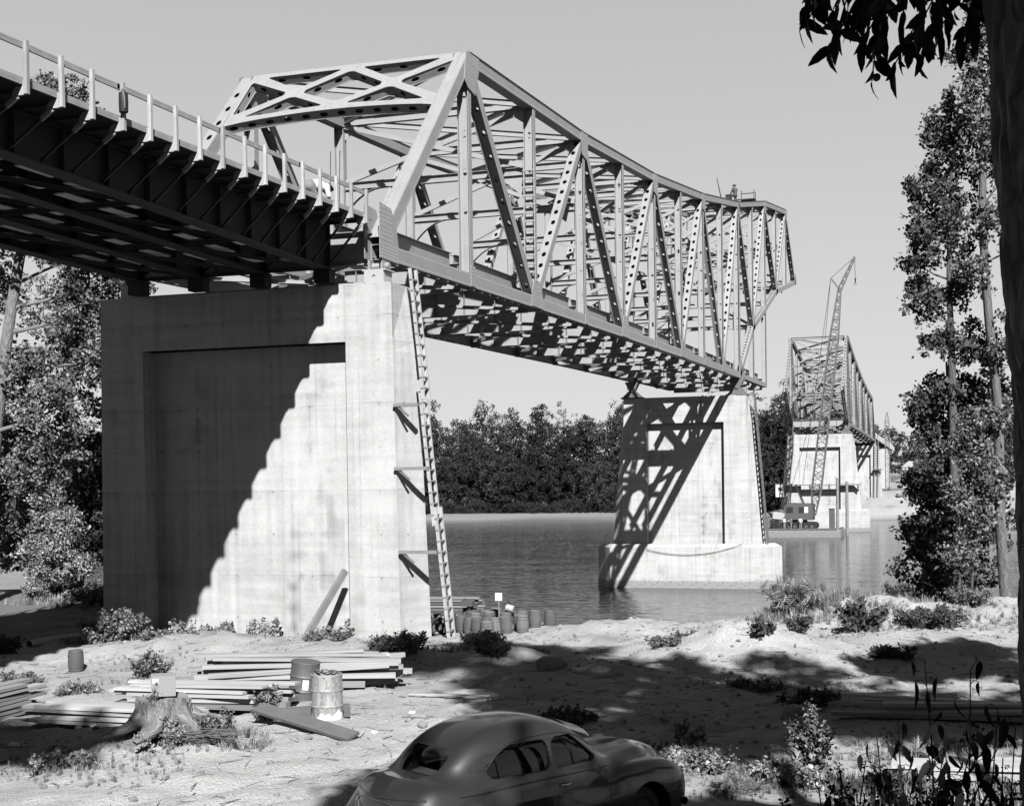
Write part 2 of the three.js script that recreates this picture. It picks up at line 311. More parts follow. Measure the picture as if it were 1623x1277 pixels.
const ZY = (x) => M4().set(0, 0, 1, x, 0, 1, 0, 0, -1, 0, 0, 0, 0, 0, 0, 1);       // shape x -> along the bridge, shape y -> up, thickness -> x
const rivetGeo = plain(new THREE.SphereGeometry(1, 5, 2, 0, Math.PI * 2, 0, Math.PI / 2));
class Rivets {
  constructor() { this.m = []; }
  put(p, n, r = 0.022) { const q = new THREE.Quaternion().setFromUnitVectors(new THREE.Vector3(0, 1, 0), n); this.m.push(M4().compose(p, q, new THREE.Vector3(r, r * 0.7, r))); }
  line(p, q, n, sp = 0.1, r) { const L = p.distanceTo(q), k = Math.max(1, Math.round(L / sp)); for (let i = 0; i <= k; i++) this.put(p.clone().lerp(q, i / k), n, r); }
  build(parent, m) { if (!this.m.length) return; const o = shadows(new THREE.InstancedMesh(rivetGeo, m, this.m.length)); const off = parent.position; this.m.forEach((x, i) => o.setMatrixAt(i, M4().makeTranslation(-off.x, -off.y, -off.z).multiply(x))); o.name = 'rivets'; o.userData.kind = 'stuff'; parent.add(o); }
}
function portalFrame(t, P, m, steelM, R) {
  // P(a, b) -> point in the portal plane: a 0..W across from left, b metres down the end post from its top
  const W = XR - XL - 0.25, dep = 0.34;
  const S = [[0, 0.02], [W, 0.02], [W, 3.35]];
  for (let i = 0; i <= 12; i++) { const u = i / 12; S.push([W - 0.02 - (W - 0.04) * u, 3.35 - 0.42 * Math.sin(Math.PI * u) ** 0.7]); }
  S.push([0, 3.35]);
  const low = (a) => 3.35 - 0.42 * Math.sin(Math.PI * clamp(a / W, 0, 1)) ** 0.7 - 0.36;
  const A = 0.30, c1 = W * 0.27, c2 = W * 0.73, mid = W / 2, yc = 1.55;
  // openings between the two crosses
  const holes = [
    [[0.62, 0.27], [mid - 0.36, 0.27], [c1 + 0.12, yc - 0.3], [c1 - 0.12, yc - 0.3]],
    [[mid + 0.36, 0.27], [W - 0.62, 0.27], [c2 + 0.12, yc - 0.3], [c2 - 0.12, yc - 0.3]],
    [[0.13, 0.5], [c1 - 0.38, yc - 0.1], [c1 - 0.38, yc + 0.1], [0.13, low(0.2) - 0.22]],
    [[W - 0.13, 0.5], [W - 0.13, low(0.2) - 0.22], [c2 + 0.38, yc + 0.1], [c2 + 0.38, yc - 0.1]],
    [[c1 - 0.12, yc + 0.3], [c1 + 0.12, yc + 0.3], [mid - 0.4, low(mid) + 0.04], [0.6, low(0.7) + 0.04]],
    [[c2 - 0.12, yc + 0.3], [c2 + 0.12, yc + 0.3], [W - 0.6, low(0.7) + 0.04], [mid + 0.4, low(mid) + 0.04]],
    [[mid - 0.1, 0.5], [mid + 0.1, 0.5], [c2 - 0.38, yc - 0.1], [c2 - 0.38, yc + 0.1], [mid + 0.1, low(mid) - 0.2], [mid - 0.1, low(mid) - 0.2], [c1 + 0.38, yc + 0.1], [c1 + 0.38, yc - 0.1]],
  ];
  const round = (pts, r) => { const o = [], n = pts.length; for (let i = 0; i < n; i++) { const p = new THREE.Vector2(...pts[(i + n - 1) % n]), q = new THREE.Vector2(...pts[i]), s = new THREE.Vector2(...pts[(i + 1) % n]); const d1 = p.clone().sub(q), d2 = s.clone().sub(q), k = Math.min(r, d1.length() * 0.45, d2.length() * 0.45); const a = q.clone().addScaledVector(d1.normalize(), k), b = q.clone().addScaledVector(d2.normalize(), k); for (let j = 0; j <= 5; j++) { const u = j / 5; o.push(new THREE.Vector2(a.x * (1 - u) ** 2 + 2 * q.x * u * (1 - u) + b.x * u * u, a.y * (1 - u) ** 2 + 2 * q.y * u * (1 - u) + b.y * u * u)); } } return o; };
  const rounded = holes.map((h) => round(h, 0.2));
  const shape = new THREE.Shape(S.map(([a, b]) => new THREE.Vector2(a, -b)));
  for (const h of rounded) shape.holes.push(new THREE.Path(h.map((p) => new THREE.Vector2(p.x, -p.y)).reverse()));
  const g = new THREE.ExtrudeGeometry(shape, { depth: 0.016, bevelEnabled: false });
  const e1 = P(1, 0).sub(P(0, 0)).normalize(), e2 = P(0, 0).sub(P(0, 1)).normalize(), nn = e1.clone().cross(e2);
  const basis = (o) => M4().makeBasis(e1, e2, nn).setPosition(P(0, 0).addScaledVector(nn, o));
  const mb = new MB(); mb.add(g, basis(dep / 2)); mb.build('portal_plate', steelM, t);
  new MB().add(g, basis(-dep / 2)).build('portal_plate', steelM, t);
  // webs between the plates, following each opening a little set back, with hand holes in the long ones
  const webs = new MB();
  for (const h of rounded) {
    const cx = h.reduce((s, p) => s + p.x, 0) / h.length, cy = h.reduce((s, p) => s + p.y, 0) / h.length;
    const q = h.map((p) => new THREE.Vector2(p.x, p.y).add(new THREE.Vector2(p.x - cx, p.y - cy).normalize().multiplyScalar(0.045)));
    for (let i = 0; i < q.length; i++) {
      const a = q[i], b = q[(i + 1) % q.length], L = a.distanceTo(b); if (L < 0.02) continue;
      const pa = P(a.x, a.y), pb = P(b.x, b.y), mm = along(pa, pb, nn);
      webs.add(L > 0.75 ? holePlate(dep - 0.02, L, 0.72, 0.075, 0.15, Math.min(0.36, L / 3)) : new THREE.BoxGeometry(dep - 0.02, L, 0.012), mm);
      const out = new THREE.Vector3().addScaledVector(e1, cx - (a.x + b.x) / 2).addScaledVector(e2, (a.y + b.y) / 2 - cy).normalize();
      if (R) for (const s of [1]) R.line(pa.clone().addScaledVector(nn, dep / 2 + 0.016).addScaledVector(out, -0.07), pb.clone().addScaledVector(nn, dep / 2 + 0.016).addScaledVector(out, -0.07), nn, 0.11, 0.021);
    }
  }
  webs.build('portal_web', steelM, t);
  const sof = new MB();
  for (let i = 0; i < 12; i++) { const f = (u) => P(W - W * u, 3.35 - 0.42 * Math.sin(Math.PI * u) ** 0.7 - 0.03); const pa = f(i / 12), pb = f((i + 1) / 12), L = pa.distanceTo(pb); sof.add(holePlate(dep - 0.02, L, 0.34, 0.085, 0.15, 0.33), along(pa, pb, nn)); if (R) R.line(f(i / 12).addScaledVector(nn, dep / 2 + 0.016).addScaledVector(e2, 0.06), f((i + 1) / 12).addScaledVector(nn, dep / 2 + 0.016).addScaledVector(e2, 0.06), nn, 0.09, 0.02); }
  sof.build('portal_soffit', steelM, t);
  new MB().bar(P(0, 0.05), P(W, 0.05), 0.012, dep - 0.02, e2).build('portal_web', steelM, t);
}
function trussSpan(name, label, o) {
  const { nTop, nTie, mirror, fine } = o, ST = o.steel || MAT.steel;
  const zc = Z0 + 16 * PNL, D = (n) => mirror ? 2 * zc - (Z0 + n * PNL) : Z0 + n * PNL;
  const t = thing(name, label, 'bridge truss', [BX, bot(0), -D(0)]);
  const N = (x, n, y) => V(x, y, D(n));
  const R = fine ? new Rivets() : null, sgn = mirror ? 1 : -1;
  const nose = fine ? 8 : 0;
  for (const [X, side] of [[XR, 1], [XL, -1]]) {
    const near = fine && side === 1, xo = X + side * 0.23;
    // end post
    const L0 = N(X, 0, bot(0) + 0.25), U1 = N(X, 1, top(1));
    boxMember(L0, U1, 0.46, 0.46, side === 1 && fine ? 0 : 0.9, 0.09, 0.16, 1.2).build('end_post', ST, t);
    if (R) { const m = along(L0, U1), dz = new THREE.Vector3().setFromMatrixColumn(m, 2), nx = new THREE.Vector3(1, 0, 0); for (const s of [-1, 1]) { R.line(L0.clone().addScaledVector(dz, s * 0.18).addScaledVector(nx, 0.23), U1.clone().addScaledVector(dz, s * 0.18).addScaledVector(nx, 0.23), nx, 0.1, 0.021); const f = dz.z > 0 ? 1 : -1; R.line(L0.clone().addScaledVector(dz, f * 0.23).addScaledVector(nx, s * 0.18), U1.clone().addScaledVector(dz, f * 0.23).addScaledVector(nx, s * 0.18), dz.clone().multiplyScalar(f), 0.1, 0.021); } }
    // top chord
    const tn = [1, 3, 5, 7, 9, 11, 13].filter((n) => n <= nTop);
    for (let i = 0; i < tn.length - 1; i++) {
      const p = N(X, tn[i], top(tn[i])), q = N(X, tn[i + 1], top(tn[i + 1]));
      const mb = new MB().bar(p, q, 0.46, 0.42); const m = along(p, q); mb.add(new THREE.BoxGeometry(0.54, p.distanceTo(q), 0.02), m.clone().multiply(M4().makeTranslation(0, 0, (mirror ? -1 : 1) * 0.222)));
      mb.build('top_chord', ST, t);
      if (near && i < 2) { const nx = new THREE.Vector3(1, 0, 0), dz = new THREE.Vector3().setFromMatrixColumn(m, 2); for (const s of [-1, 1]) R.line(p.clone().addScaledVector(dz, s * 0.16).addScaledVector(nx, 0.23), q.clone().addScaledVector(dz, s * 0.16).addScaledVector(nx, 0.23), nx, 0.14, 0.021); }
    }
    // bottom chord, then the chord that rises past the river pier
    const bn = [0, 2, 4, 6, 8, 9];
    for (let i = 0; i < bn.length - 1; i++) {
      const p = N(X, bn[i], bot(bn[i])), q = N(X, bn[i + 1], bot(bn[i + 1]));
      boxMember(p, q, 0.46, 0.46, 0.85, 0.085, 0.2, 0.6).build('bottom_chord', ST, t);
      if (near && i < 3) { const m = along(p, q), nx = new THREE.Vector3(1, 0, 0), dz = new THREE.Vector3().setFromMatrixColumn(m, 2); for (const s of [-1, 1]) R.line(p.clone().addScaledVector(dz, s * 0.18).addScaledVector(nx, 0.23), q.clone().addScaledVector(dz, s * 0.18).addScaledVector(nx, 0.23), nx, 0.13, 0.02); }
    }
    const rn = [9, 10, 12, 14].filter((n) => n <= nTop + 1);
    for (let i = 0; i < rn.length - 1; i++) boxMember(N(X, rn[i], rise(rn[i])), N(X, rn[i + 1], rise(rn[i + 1])), 0.5, 0.42, 0.55, 0.08, 0.14, 0.5).build('bottom_chord', ST, t);
    if (nTie > 9) boxMember(N(X, 9, bot(9)), N(X, nTie, bot(nTie)), 0.42, 0.36, 0, 0, 0, 0).build('deck_tie', ST, t);
    // verticals
    for (let n = 1; n <= nTop; n++) {
      const yb = n <= 9 ? bot(n) : n <= nTie ? bot(n) : rise(n), big = n === 9;
      iMember(N(X, n, yb), N(X, n, top(n) - 0.15), big ? 0.44 : 0.4, big ? 0.46 : 0.33, big ? 0.62 : 1.15, 0.07, 0.13, 1.1).build('vertical_post', ST, t);
      if (near && n < 5) { const nx = new THREE.Vector3(1, 0, 0); for (const s of [-1, 1]) R.line(N(X + 0.2, n, yb + 0.3).add(new THREE.Vector3(0, 0, s * 0.13)), N(X + 0.2, n, top(n) - 0.3).add(new THREE.Vector3(0, 0, s * 0.13)), nx, 0.15, 0.02); }
    }
    // diagonals
    for (let n = 1; n <= nTop; n += 2) {
      const lo = (k) => k <= 9 ? bot(k) : rise(k);
      if (n < nTop || !mirror) { const p = N(X, n, top(n)), q = N(X, n + 1, lo(n + 1)); boxMember(p, q, 0.40, 0.40, 0.92, 0.075, 0.13, 0.9, 0.125).build('diagonal', ST, t); if (near && n < 6) { const m = along(p, q), dz = new THREE.Vector3().setFromMatrixColumn(m, 2), f = dz.z > 0 ? 1 : -1; for (const s of [-1, 1]) R.line(p.clone().addScaledVector(dz, f * 0.192).add(new THREE.Vector3(s * 0.191, 0, 0)), q.clone().addScaledVector(dz, f * 0.192).add(new THREE.Vector3(s * 0.191, 0, 0)), dz.clone().multiplyScalar(f), 0.11, 0.022); } }
      if (mirror && n === nTop) boxMember(N(X, n, top(n)), N(X, n + 1, lo(n + 1)), 0.40, 0.36, 0.66, 0.09, 0.14, 0.7).build('diagonal', ST, t);
      if (n > 1) boxMember(N(X, n - 1, lo(n - 1)), N(X, n, top(n)), 0.40, 0.36, 0.66, 0.09, 0.14, 0.7).build('diagonal', ST, t);
    }
    // gussets on both faces of the truss
    for (const s of [-1, 1]) {
      const gx = X + s * 0.232 - (s < 0 ? 0.018 : 0);
      const G = (n, y, pts, rv) => {
        const mb = polyPlate(pts.map(([a, b]) => [a * -sgn, b]), 0.018, M4().makeTranslation(0, y, -D(n)).multiply(ZY(0)).premultiply(M4().makeTranslation(gx, 0, 0)));
        mb.build('gusset_plate', ST, t);
        if (R && s * side > 0 && side === 1 && rv) for (const [x0, y0, x1, y1, nxr, nyr] of rv) for (let i = 0; i < nxr; i++) for (let j = 0; j < nyr; j++) R.put(V(gx + 0.018, y + lerp(y0, y1, nyr > 1 ? j / (nyr - 1) : 0.5), D(n) + lerp(x0, x1, nxr > 1 ? i / (nxr - 1) : 0.5)), new THREE.Vector3(1, 0, 0), 0.02);
      };
      G(0, bot(0), [[-0.45, -0.24], [0.95, -0.24], [0.95, 0.26], [0.8, 0.85], [0.42, 1.3], [-0.45, 1.36]], [[-0.4, -0.18, 0.88, 0.2, 12, 5], [-0.4, 0.35, 0.42, 1.25, 7, 8]]);
      G(1, top(1), [[-0.62, -0.85], [-0.25, -1.05], [0.5, -1.15], [0.9, -0.25], [0.95, 0.22], [-0.15, 0.225], [-0.4, 0.1]], [[-0.3, -0.15, 0.8, 0.14, 10, 4], [-0.35, -0.8, 0.35, -0.3, 6, 5]]);
      for (const n of tn.slice(1)) G(n, top(n), [[-0.55, 0.2], [-0.55, -0.25], [-0.4, -0.85], [0.4, -0.95], [0.6, -0.25], [0.6, 0.22]], fine && n < 6 ? [[-0.45, -0.15, 0.5, 0.15, 8, 4], [-0.3, -0.8, 0.3, -0.3, 5, 5]] : null);
      for (let n = 2; n <= 8; n += 2) G(n, bot(n), [[-0.75, -0.2], [0.75, -0.2], [0.75, 0.25], [0.45, 0.85], [-0.45, 0.85], [-0.75, 0.25]], fine && n < 5 ? [[-0.65, -0.15, 0.65, 0.2, 11, 4], [-0.4, 0.3, 0.4, 0.75, 6, 4]] : null);
      for (let n = 1; n < 9; n += 2) G(n, bot(n), [[-0.22, -0.2], [0.22, -0.2], [0.22, 0.5], [-0.22, 0.5]], fine && n < 5 ? [[-0.16, -0.15, 0.16, 0.42, 3, 6]] : null);
      G(9, bot(9), [[-0.8, -0.24], [0.7, -0.24], [0.9, 0.7], [0.4, 1.3], [-0.5, 1.0], [-0.8, 0.25]]);
      for (const n of [10, 12, 14]) if (n <= nTop + 1) G(n, rise(n), [[-0.6, -0.6], [0.5, 0], [0.6, 0.5], [0.1, 0.9], [-0.5, 0.8]]);
    }
    // bearing
    for (const n of [0, 9]) {
      const yTop = bot(n) - 0.26, y0 = n === 0 ? 14.08 : 14.55, zz = -D(n), mb = new MB();
      if (n === 0) {
        const ym = y0 + 0.42, c = new MB(); c.box(X, y0 + 0.03, zz, 1.0, 0.06, 0.9); c.box(X, (y0 + ym) / 2 + 0.03, zz, 0.10, ym - y0 - 0.06, 0.66);
        for (const s of [-1, 1]) c.box(X + s * 0.27, (y0 + ym) / 2 + 0.03, zz, 0.05, ym - y0 - 0.06, 0.6);
        c.add(holePlate(0.6, ym - y0 - 0.06, 0.1, 0.05, 0.06, 0.16), M4().makeTranslation(X, (y0 + ym) / 2 + 0.03, zz + 0.36)); c.box(X, ym + 0.02, zz, 0.75, 0.04, 0.7); c.build('bearing_pedestal', MAT.paleMetal, t);
        for (const s of [-1, 1]) mb.box(X + s * 0.2, (ym + 0.04 + yTop) / 2, zz, 0.06, yTop - ym - 0.04, 0.5); mb.rod(new THREE.Vector3(X - 0.35, ym + 0.16, zz), new THREE.Vector3(X + 0.35, ym + 0.16, zz), 0.1, 0.1, 12);
      } else {
        const s = new THREE.Shape([new THREE.Vector2(-0.75, 0), new THREE.Vector2(0.75, 0), new THREE.Vector2(0.7, 0.18), new THREE.Vector2(0.22, 0.62), new THREE.Vector2(0.55, yTop - y0), new THREE.Vector2(-0.55, yTop - y0), new THREE.Vector2(-0.22, 0.62), new THREE.Vector2(-0.7, 0.18)]);
        for (const k of [-0.3, 0, 0.3]) mb.add(new THREE.ExtrudeGeometry(s, { depth: 0.06, bevelEnabled: false }), M4().makeTranslation(X, y0, zz + k));
        mb.box(X, y0 + 0.06, zz, 1.7, 0.12, 1.0); mb.rod(new THREE.Vector3(X, y0 + 0.66, zz - 0.45), new THREE.Vector3(X, y0 + 0.66, zz + 0.45), 0.16, 0.16, 10);
      }
      mb.build('bearing', n ? MAT.steelDark : MAT.steel, t);
    }
  }
  // cross frames between the two trusses
  const xl = XL + 0.22, xr = XR - 0.22;
  for (let n = 2; n <= nTop; n++) {
    const y = top(n), d = D(n), low = n > 10 ? Math.max(20.58, rise(n) + 0.35) : 20.58;
    ibeam(V(xl, y - 0.02, d), V(xr, y - 0.02, d), 0.34, 0.24).build('sway_strut', ST, t);
    for (const [x, s] of [[xl, 1], [xr, -1]]) polyPlate([[0, 0.15], [s * 1.3, 0.15], [s * 1.3, -0.15], [s * 0.55, -0.38], [0, -0.75]], 0.014, M4().makeTranslation(x, y, -d + 0.009)).build('knee_plate', ST, t);
    ibeam(V(xl, low, d), V(xr, low, d), 0.3, 0.24).build('sway_strut', ST, t);
    for (const [x, s] of [[xl, 1], [xr, -1]]) {
      const pts = [[0, -0.15]]; for (let i = 0; i <= 8; i++) { const a = i / 8; pts.push([s * (1.7 * a), -0.15 - 0.95 * (1 - a) ** 2.2]); }
      polyPlate(pts.slice(1).concat([[0, -0.152]]), 0.014, M4().makeTranslation(x, low, -d + 0.009)).build('knee_plate', ST, t);
      const f = new MB(); for (let i = 1; i < pts.length - 1; i++) f.bar(V(x + pts[i][0], low + pts[i][1], d), V(x + pts[i + 1][0], low + pts[i + 1][1], d), 0.014, 0.2, new THREE.Vector3(0, 1, 0)); f.build('knee_flange', ST, t);
    }
    const hs = y - low > 5.2 ? [[low + 0.2, (y + low) / 2], [(y + low) / 2, y - 0.2]] : [[low + 0.2, y - 0.2]];
    if (hs.length > 1) ibeam(V(xl, hs[0][1], d), V(xr, hs[0][1], d), 0.2, 0.18).build('sway_strut', ST, t);
    for (const [a, b] of hs) { angle(V(xl, a, d + 0.05), V(xr, b, d + 0.05), 0.2, 0.12, new THREE.Vector3(0, 1, 0)).build('sway_brace', ST, t); angle(V(xr, a, d - 0.05), V(xl, b, d - 0.05), 0.2, 0.12, new THREE.Vector3(0, 1, 0)).build('sway_brace', ST, t); polyPlate([[-0.35, -0.2], [0.35, -0.2], [0.35, 0.2], [-0.35, 0.2]], 0.014, M4().makeTranslation((xl + xr) / 2, (a + b) / 2, -d)).build('gusset_plate', ST, t); }
    // top laterals
    if (n < nTop || n === 2) for (const [a, b] of [[xl, xr], [xr, xl]]) { const k = n === 2 ? n - 1 : n; for (const kk of n === 2 ? [1, 2] : [n]) if (kk < nTop) ibeam(N(a, kk, top(kk) + (a === xl ? 0 : 0.03)), N(b, kk + 1, top(kk + 1) + (a === xl ? 0 : 0.03)), 0.24, 0.16).build('lateral_brace', ST, t); }
  }
  // portal between the end posts
  const A = V(XL + 0.23, top(1) + 0.1, D(1)), B = V(XR - 0.23, top(1) + 0.1, D(1)), dn = N(XL, 0, bot(0)).sub(N(XL, 1, top(1))).normalize();
  if (fine) portalFrame(t, (a, b) => A.clone().add(new THREE.Vector3(a, 0, 0)).addScaledVector(dn, b), 1, ST, R);
  else { for (const b of [0.15, 3.1]) ibeam(A.clone().addScaledVector(dn, b), B.clone().addScaledVector(dn, b), 0.5, 0.3).build('sway_strut', ST, t); for (const s of [0, 1]) angle(s ? A.clone().addScaledVector(dn, 3) : A, s ? B : B.clone().addScaledVector(dn, 3), 0.3, 0.2).build('sway_brace', ST, t); }
  // floor: beams at every panel point, stringers, laterals
  const nF = Math.max(nTie, 9), FL = o.floor || MAT.steel;
  for (let n = 0; n <= nF; n++) {
    const y = bot(n), mb = ibeam(V(xl, y + 0.12, D(n)), V(xr, y + 0.12, D(n)), 0.98, 0.34, 0.02);
    for (let k = 1; k < 6; k++) { const x = lerp(xl, xr, k / 6); mb.box(x, y + 0.12, -D(n), 0.012, 0.9, 0.3); }
    mb.build('floor_beam', FL, t);
  }
  const sx = [0.35, 1.85, 3.35, 4.85, 6.35, 7.3].map((s) => xl + 0.1 + s);
  for (let n = 0; n < nF; n++) for (const x of sx) ibeam(V(x, bot(n) + 0.68, D(n) + (mirror ? -0.17 : 0.17)), V(x, bot(n + 1) + 0.68, D(n + 1) - (mirror ? -0.17 : 0.17)), 0.56, 0.22).build('stringer', FL, t);
  for (let n = 0; n < nF; n++) for (const [a, b] of [[xl, xr], [xr, xl]]) {
    const k = a === xl ? 0 : 0.16; const mb = angle(V(a, bot(n) - 0.3 + k, D(n)), V(b, bot(n + 1) - 0.3 + k, D(n + 1)), 0.3, 0.14, new THREE.Vector3(1, 0, 0)); mb.build('lateral_brace', FL, t);
  }
  for (let n = 0; n < nF; n++) { const zq = D(n + 0.5); ibeam(V(sx[0], bot(n + 0.5) + 0.68, zq), V(sx[5], bot(n + 0.5) + 0.68, zq), 0.36, 0.15).build('stringer_brace', FL, t); }
  if (R) R.build(t, MAT.rivet);
  return t;
}
const nearTruss = trussSpan('truss_span', 'riveted steel truss reaching from the near pier out past the river pier', { nTop: 13, nTie: 11, mirror: false, fine: true });
const farTruss = trussSpan('truss_span', 'far half of the steel truss beyond the crane, its open end facing the gap', { nTop: 9, nTie: 9, mirror: true, fine: false, steel: MAT.steelFar });
// ---------------------------------------------------------------- approach spans with timber guard rails
const deckY = (d) => 15.53 + 0.0168 * (d - 22);
function approach(label, dA, dB, far) {
  const m = (d) => far ? 2 * (Z0 + 16 * PNL) - d : d;            // far span mirrored about mid river
  const t = thing('approach_span', label, 'bridge span', [BX, 14, -m(dB)]), P = (x, y, d) => V(x, y, m(d));
  const gx = [-17.35, -19.4, -21.45, -23.5], yb = (d) => interp([0, 23, 36.6], [14.72, 14.74, 14.5], d), yt = (d) => deckY(d) + 0.09;
  const GM = MAT.girder;
  const nSeg = 14;
  for (const x of gx) {
    const g = new MB();
    for (let i = 0; i < nSeg; i++) {
      const a = lerp(dA, dB, i / nSeg), b = lerp(dA, dB, (i + 1) / nSeg);
      g.bar(P(x, (yb(a) + yt(a)) / 2, a), P(x, (yb(b) + yt(b)) / 2, b), 0.016, (yt(a) - yb(a)));
      g.bar(P(x, yb(a), a), P(x, yb(b), b), 0.42, 0.035); g.bar(P(x, yt(a) - 0.02, a), P(x, yt(b) - 0.02, b), 0.36, 0.03);
    }
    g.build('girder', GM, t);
  }
  for (const x of gx) for (let d = dB - 0.3; d > dA; d -= 1.55) { const s = new MB(); for (const k of [-1, 1]) s.box(x + k * 0.1, (yb(d) + yt(d)) / 2, -m(d), 0.16, yt(d) - yb(d) - 0.06, 0.014); s.build('stiffener', GM, t); }
  for (let d = dB - 0.35; d > dA; d -= 4.65) for (let i = 0; i < 3; i++) {
    const a = gx[i], b = gx[i + 1], y0 = yb(d) + 0.1, y1 = yt(d) - 0.12;
    const s = new MB(); for (const f of [angle(P(a, y0, d), P(b, y0, d), 0.1, 0.1), angle(P(a, y1, d), P(b, y1, d), 0.1, 0.1), angle(P(a, y0, d), P(b, y1, d), 0.08, 0.08), angle(P(a, y1, d + 0.02), P(b, y0, d + 0.02), 0.08, 0.08)]) s.l.push(...f.l);
    s.build('cross_frame', GM, t);
  }
  const lat = []; for (let d = dB - 0.35; d > dA + 4.6; d -= 4.65) for (let i = 0; i < 3; i++) angle(P(gx[i], yb(d) + 0.06, d), P(gx[i + 1], yb(d - 4.65) + 0.06, d - 4.65), 0.1, 0.08).build('lateral_brace', GM, t);
  // slab on dark formwork; added pale boards below imitate lit patches between the girders
  const slab = new MB(), xe = -16.12, xw = -24.75;
  for (let i = 0; i < nSeg; i++) { const a = lerp(dA, dB, i / nSeg), b = lerp(dA, dB, (i + 1) / nSeg); slab.bar(P((xe + xw) / 2, deckY(a) + 0.17, a), P((xe + xw) / 2, deckY(b) + 0.17, b), xe - xw, 0.11); }
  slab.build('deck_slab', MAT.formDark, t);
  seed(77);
  if (!far) for (let i = 0; i < 3; i++) { let k = 0; for (let d = dB - 1.2; d > dA; d -= 1.62, k++) for (const f of [0.3, 0.7]) { if (rnd() < 0.12) continue; const x = lerp(gx[i], gx[i + 1], f + rr(-0.03, 0.03)), dd = d + (f > 0.5 ? 0.8 : 0); if (dd > dB - 0.6) continue; new MB().box(x, yb(dd) + 0.13, -m(dd), 0.32, 0.025, 1.15).build('lit_patch_board', MAT.patchPale, t); } }
  // edge board, brackets and struts
  const step = 1.003, posts = [];
  for (let d = dB - 0.35; d > dA; d -= step) posts.push(d);
  for (const [x, s] of [[-16.0, 1], [-24.9, -1]]) {
    if (far && s < 0) continue;
    const e = new MB(), e2 = new MB(); for (let i = 0; i < nSeg; i++) { const a = lerp(dA, dB + 0.25, i / nSeg), b = lerp(dA, dB + 0.25, (i + 1) / nSeg); e.bar(P(x - s * 0.1, deckY(a) + 0.2, a), P(x - s * 0.1, deckY(b) + 0.2, b), 0.05, 0.13); e2.bar(P(x - s * 0.32, deckY(a) + 0.24, a), P(x - s * 0.32, deckY(b) + 0.24, b), 0.3, 0.04); }
    e.build('edge_board', MAT.wood, t); e2.build('walk_board', MAT.woodMid, t);
    for (const d of posts) {
      const y = deckY(d), gxx = s > 0 ? gx[0] : gx[3];
      polyPlate([[0, 0.2], [-s * 0.08, 0.2], [-s * 0.27, 0.0], [-s * 0.27, -0.08], [0, -0.08]], 0.05, M4().makeTranslation(x - s * 0.03, y + 0.03, -m(d) - 0.025)).build('bracket', MAT.woodPale, t);
      new MB().box((x + gxx) / 2, y + 0.04, -m(d), Math.abs(x - gxx), 0.09, 0.04).build('outrigger', GM, t);
      const p = P(x - s * 0.2, y - 0.06, d), q = P(gxx + s * 0.12, yb(d) + 0.07, d), br = p.clone().lerp(q, 0.25); new MB().bar(p, br, 0.05, 0.09, new THREE.Vector3(0, 0, 1)).build('lit_strut_head', MAT.woodPale, t); new MB().bar(br, q, 0.04, 0.06, new THREE.Vector3(0, 0, 1)).build('strut', GM, t);  // sunlight on the upper end of each strut is put into its pale colour
    }
  }
  for (const x of gx) { const d = dB - 0.35; const b = new MB(), y0 = far ? 14.1 : 14.1, y1 = yb(d) - 0.02; b.box(x, (y0 + y1) / 2, -m(d), 0.5, y1 - y0, 0.4); b.build('bearing', MAT.black, t); }
  // timber guard rail, a thing of its own
  const rail = thing('guard_rail', far ? 'pale timber guard rail along the far approach deck' : 'pale timber guard rail with square posts along the near approach deck edge', 'guard rail', [-16, 15.6, -m(dB)]);
  seed(5);
  for (const d of posts) { const y = deckY(d); new MB().box(-16 + rr(-0.008, 0.008), y + 0.44, -m(d) + rr(-0.02, 0.02), 0.075, 0.96, 0.085, [0, 0, rr(-0.012, 0.012)]).build('post', [MAT.woodPale, MAT.woodPaleB, MAT.woodPaleC][Math.floor(rnd() * 3)], rail); }
  for (let i = 0; i < posts.length - 4; i += 4) { const a = posts[i] + (i ? 0.05 : 0.25), b = posts[Math.min(i + 4, posts.length - 1)] - 0.1; new MB().bar(P(-16.065, deckY(a) + 0.83, a), P(-16.065, deckY(b) + 0.84, b), 0.045, 0.11).build('rail', MAT.wood, rail); }
  if (!far) {
    const rail2 = thing('guard_rail', 'timber guard rail along the other edge of the near approach deck, behind', 'guard rail', [-24.9, 15.6, -m(dB)]);
    for (const d of posts) new MB().box(-24.9, deckY(d) + 0.37, -m(d), 0.075, 1.0, 0.085).build('post', MAT.woodPale, rail2);
    for (let i = 0; i < posts.length - 4; i += 4) new MB().bar(P(-24.84, deckY(posts[i]) + 0.76, posts[i]), P(-24.84, deckY(posts[i + 4]) + 0.76, posts[i + 4]), 0.045, 0.11).build('rail', MAT.wood, rail2);
  }
  return t;
}
const nearApproach = approach('dark girder approach span overhead at left, wooden brackets along its edge', -4, 36.65, false);
const farApproach = approach('far approach span beyond the farthest pier, seen end on', -45, 36.65, true);
pier('slim concrete pier of the far approach span on the far bank', 2 * (Z0 + 16 * PNL) - 2, 2.4, 14.05, 12.3, false, MAT.concretePale);
pier('concrete pier of the near approach span, left of the viewpoint', 0.5, 4, 14.05, 12.3, false, MAT.concrete);
